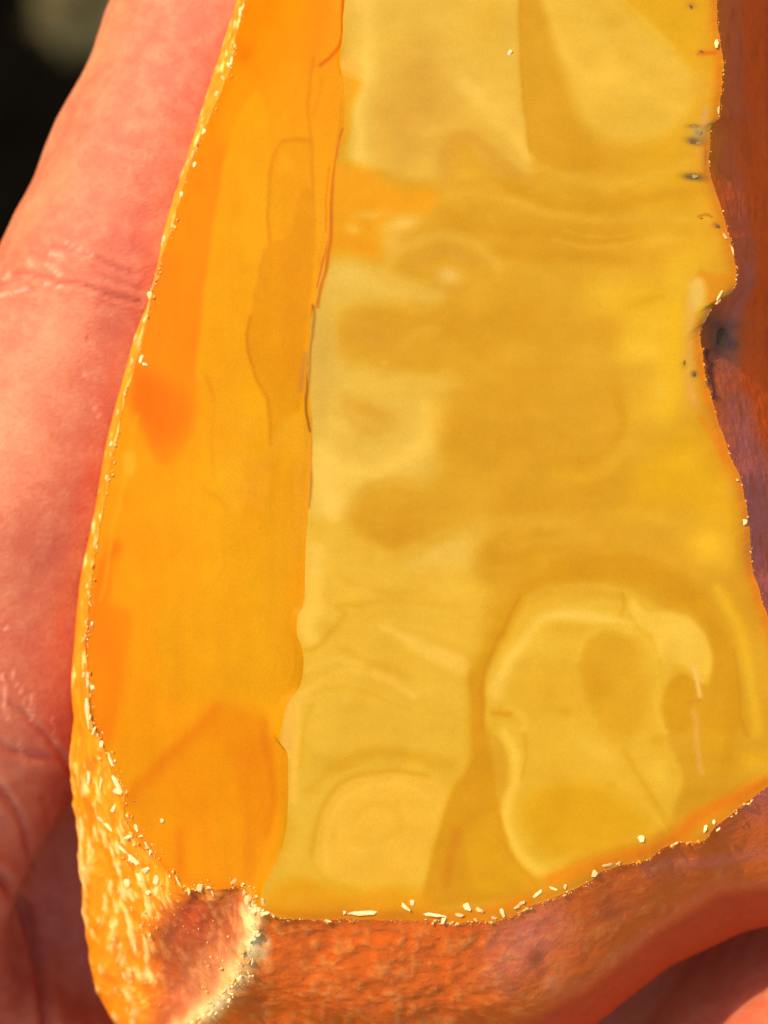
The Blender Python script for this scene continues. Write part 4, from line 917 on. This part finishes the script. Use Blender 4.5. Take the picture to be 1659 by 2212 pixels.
def surface_nets(lo, hi, h):
    nx, ny, nz = [int(math.ceil((b - a) / h)) + 1 for a, b in zip(lo, hi)]
    X, Y, Z = np.meshgrid(lo[0] + h * np.arange(nx), lo[1] + h * np.arange(ny), lo[2] + h * np.arange(nz), indexing='ij')
    d = np.concatenate([hand_sdf(np.stack([X[i].ravel(), Y[i].ravel(), Z[i].ravel()], 1)) for i in range(nx)]).reshape(nx, ny, nz)
    s = d < 0
    cs = np.zeros((nx - 1, ny - 1, nz - 1), int)
    for a in (0, 1):
        for b in (0, 1):
            for c in (0, 1):
                cs += s[a:nx - 1 + a, b:ny - 1 + b, c:nz - 1 + c]
    act = (cs > 0) & (cs < 8)
    ids = -np.ones(act.shape, np.int64); ids[act] = np.arange(act.sum())
    v = np.argwhere(act) * h + np.array(lo) + h * .5
    faces = []
    for ax in range(3):
        sl0 = [slice(None)] * 3; sl1 = [slice(None)] * 3
        sl0[ax] = slice(0, -1); sl1[ax] = slice(1, None)
        c = s[tuple(sl0)] != s[tuple(sl1)]
        e = np.argwhere(c)
        o1, o2 = [(1, 2), (2, 0), (0, 1)][ax]
        e = e[(e[:, o1] > 0) & (e[:, o2] > 0)]
        lim = np.array(act.shape)
        e = e[(e[:, o1] < lim[o1]) & (e[:, o2] < lim[o2])]
        def cell(a, b):
            q = e.copy(); q[:, o1] -= a; q[:, o2] -= b
            return ids[q[:, 0], q[:, 1], q[:, 2]]
        f = np.stack([cell(1, 1), cell(0, 1), cell(0, 0), cell(1, 0)], 1)
        flip = ~s[e[:, 0], e[:, 1], e[:, 2]]
        f[flip] = f[flip][:, ::-1]
        faces.append(f)
    f = np.concatenate(faces)
    f = f[(f >= 0).all(1)]
    return v, f

def project(v, it=2):
    e = .01
    n = None
    for _ in range(it):
        d = hand_sdf(v)
        g = np.stack([hand_sdf(v + np.eye(3)[k] * e) - d for k in range(3)], 1) / e
        n = g / np.maximum(np.linalg.norm(g, axis=1, keepdims=True), 1e-6)
        v = v - n * d[:, None] * .9
    return v, n

hv, hf = surface_nets((-8.2, -11.8, -6.4), (5.4, 7.4, -.2), .10)
hv, hn = project(hv, 3)
# refine what the camera can see
me = bpy.data.meshes.new('hand'); me.from_pydata([tuple(x) for x in hv], [], [tuple(int(k) for k in x) for x in hf])
bm = bmesh.new(); bm.from_mesh(me)
for lvl in range(2):
    co = np.array([v.co[:] for v in bm.verts])
    q = to_px(co)
    m = (q[:, 0] > -120) & (q[:, 0] < 1780) & (q[:, 1] > -120) & (q[:, 1] < 2330) & (co[:, 2] > -3.7) & ((q[:, 0] < 640) | (q[:, 1] > 1750))
    bm.verts.ensure_lookup_table()
    es = [e for e in bm.edges if m[e.verts[0].index] and m[e.verts[1].index]]
    bmesh.ops.subdivide_edges(bm, edges=es, cuts=1, use_grid_fill=True)
    bm.verts.index_update()
bmesh.ops.triangulate(bm, faces=[f for f in bm.faces if len(f.verts) > 4])
bm.to_mesh(me); bm.free()
hv = np.empty(len(me.vertices) * 3); me.vertices.foreach_get('co', hv); hv = hv.reshape(-1, 3)
hv, hn = project(hv, 2)
q_h = to_px(hv)
front = np.clip((hn[:, 2] - .05) / .3, 0, 1)
crease = np.zeros(len(hv)); dry = np.zeros(len(hv)); dep = np.zeros(len(hv))
qh2 = warp(q_h, 5, 30, 111)
CREASES = [ # frame, points, width, depth (cm), tint
 ('h', [(-200, 500), (0, 420), (200, 325), (400, 355), (560, 400), (800, 440), (1000, 520), (1300, 590)], 22, .022, .8),
 ('h', [(0, 470), (150, 390), (330, 385), (520, 440), (760, 470)], 14, .010, .5), ('h', [(-100, 620), (0, 570), (180, 480), (330, 470)], 16, .012, .4), ('h', [(500, 60), (700, 100), (900, 180), (1080, 270), (1250, 340)], 22, .014, .6),
 ('h', [(620, 150), (800, 150), (1000, 215)], 16, .010, .5), ('h', [(0, 200), (120, 160), (300, 130)], 18, .005, .3), ('h', [(0, 1020), (200, 1025), (420, 1060)], 14, .003, .2), ('h', [(850, 1500), (920, 1650), (980, 1800)], 14, .004, .2),
 ('i', [(-60, 440), (40, 480), (150, 560), (300, 720), (390, 860)], 16, .012, .5), ('i', [(-60, 640), (60, 740), (200, 770), (330, 760)], 24, .014, .5), ('i', [(-30, 900), (60, 1030), (130, 1170), (170, 1350)], 20, .016, .8),
 ('i', [(-60, 1380), (40, 1470), (130, 1600), (185, 1800), (225, 2000), (250, 2250)], 30, .045, .8), ('i', [(240, 1000), (280, 1200), (320, 1400)], 20, .006, .3), ('i', [(0, 300), (120, 430), (200, 560)], 9, .004, .2),
 ('g', [(600, 480), (760, 500), (880, 540)], 24, .004, .2), ('g', [(380, 560), (560, 640), (700, 660)], 24, .004, .15), ('g', [(240, 1180), (420, 1200), (620, 1250)], 14, .004, .3),
]
for f, pts, w, dd, tint in CREASES:
    pl = smooth_poly(fr(f, pts), False, 4); w = w * F[f][2]
    m = (np.abs(qh2[:, 0] - pl[:, 0].mean()) < 500) & (np.abs(qh2[:, 1] - pl[:, 1].mean()) < 500)
    d = seg_dist(qh2[m], pl, False)
    g = np.exp(-(d / w) ** 2)
    dep[m] += dd * (-g + .45 * np.exp(-((d - 2.2 * w) / (1.2 * w)) ** 2))
    crease[m] = np.maximum(crease[m], g * tint)
for f, pts, w in [('h', [(0, 540), (120, 500), (250, 460)], 14), ('h', [(30, 370), (100, 330)], 14), ('h', [(470, 140), (590, 160)], 22), ('h', [(620, 40), (760, 110), (870, 160)], 12), ('h', [(440, 240), (550, 330)], 18), ('h', [(270, 200), (300, 260)], 14), ('h', [(420, 420), (560, 440)], 8),
                  ('i', [(10, 330), (40, 540)], 9), ('i', [(20, 460), (45, 560)], 8), ('i', [(60, 300), (140, 480)], 6), ('i', [(100, 690), (130, 790)], 9), ('i', [(170, 440), (185, 560)], 8), ('i', [(280, 560), (305, 720)], 6), ('i', [(110, 420), (190, 600)], 5), ('i', [(10, 20), (40, 100)], 6), ('h', [(880, 1560), (940, 1680)], 8), ('h', [(780, 1230), (800, 1290)], 8)]:
    pl = fr(f, pts); w = w * F[f][2]
    m = (np.abs(qh2[:, 0] - pl[:, 0].mean()) < 300) & (np.abs(qh2[:, 1] - pl[:, 1].mean()) < 300)
    d = seg_dist(qh2[m], pl, False)
    g = np.exp(-(d / w) ** 2)
    dry[m] = np.maximum(dry[m], g); dep[m] += .003 * g
dep *= front
dep += .012 * fbm(hv * 2.2, 3, 121) + .003 * fbm(hv * 9, 2, 122)
hv = hv + hn * dep[:, None]
me.vertices.foreach_set('co', (hv * S).ravel()); me.update()
me.polygons.foreach_set('use_smooth', np.ones(len(me.polygons), bool))
for k, a in (('crease', crease * front), ('dry', dry * front)):
    me.attributes.new(k, 'FLOAT', 'POINT').data.foreach_set('value', a.astype(np.float32))
me.materials.append(M_skin)
hand = bpy.data.objects.new('hand', me)
sc.collection.objects.link(hand)
tag(hand, 'bare pinkish hand holding the amber, one finger along its left side', 'hand')

# ------------------------------------------------------------------ ground far below, out of focus
GZ = -75.0
def ground_mat():
    t = NT('dark_soil'); v = t.obj((1, 1, 1))
    n1 = t.noise(v, 40, 5, .6); n2 = t.noise(v, 9, 4, .6)
    c = t.ramp(n1, [(.3, (.0022, .0014, .0008)), (.7, (.005, .0036, .002))])
    c = t.mix(t.math('MULTIPLY', t.ramp(n2, [(.5, (0, 0, 0)), (.7, (1, 1, 1))]), .6), c, (.008, .006, .004))
    t.put(t.b.inputs['Base Color'], c); t.b.inputs['Roughness'].default_value = .95
    t.b.inputs['Specular IOR Level'].default_value = .0
    t.put(t.b.inputs['Normal'], t.bump(n1, .8, .01))
    return t.m
n = 120
lx = np.sign(np.linspace(-1, 1, n)) * np.abs(np.linspace(-1, 1, n)) ** 3 * 4000
gx, gy = np.meshgrid(lx, lx)
gp = np.stack([gx.ravel(), gy.ravel(), GZ + 1.2 * fbm(np.stack([gx.ravel() / 30, gy.ravel() / 30], 1), 4, 131) * (np.hypot(gx.ravel(), gy.ravel()) < 400)], 1)
gf = grid_faces(n, n)[:, ::-1]
tag(mesh_obj('ground', gp, gf, ground_mat()), kind='structure')

def moss_mat():
    t = NT('moss'); v = t.obj()
    n1 = t.noise(v, 2.2, 4, .6)
    t.put(t.b.inputs['Base Color'], t.ramp(n1, [(.35, (.06, .05, .010)), (.55, (.15, .10, .024)), (.7, (.28, .17, .055))]))
    t.b.inputs['Roughness'].default_value = .9
    return t.m
M_moss = moss_mat()
def clump(px, py, rad, hgt, seed, label):
    r = random.Random(seed)
    c = P(px, py, GZ)
    bm = bmesh.new()
    bmesh.ops.create_icosphere(bm, subdivisions=3, radius=1)
    co = np.array([v.co[:] for v in bm.verts])
    dsp = 1 + .28 * fbm(co * 1.8 + seed, 3, seed) + .10 * fbm(co * 7, 2, seed)
    for v, s_ in zip(bm.verts, dsp):
        v.co = Vector((v.co.x * rad * s_, v.co.y * rad * s_, v.co.z * hgt * s_)) * S
    # short moss blades
    for k in range(260):
        a, b = r.uniform(0, 6.283), r.uniform(.1, 1.5)
        d = Vector((math.cos(a) * math.cos(b), math.sin(a) * math.cos(b), math.sin(b)))
        base = Vector((d.x * rad, d.y * rad, d.z * hgt)) * .95
        side = d.cross(Vector((r.uniform(-1, 1), r.uniform(-1, 1), r.uniform(-1, 1)))).normalized() * .09
        tip = base + d * r.uniform(.3, .8)
        vs = [bm.verts.new(p * S) for p in (base - side, base + side, tip)]
        bm.faces.new(vs)
    m_ = bpy.data.meshes.new('moss_clump'); bm.to_mesh(m_); bm.free(); m_.materials.append(M_moss)
    o = bpy.data.objects.new('moss_clump', m_); sc.collection.objects.link(o)
    o.location = Vector((c[0], c[1], GZ - .2)) * S
    tag(o, label, 'moss')
clump(188, 8, 2.1, 1.5, 3, 'blurred tan and olive moss clump on dark ground at the upper left')
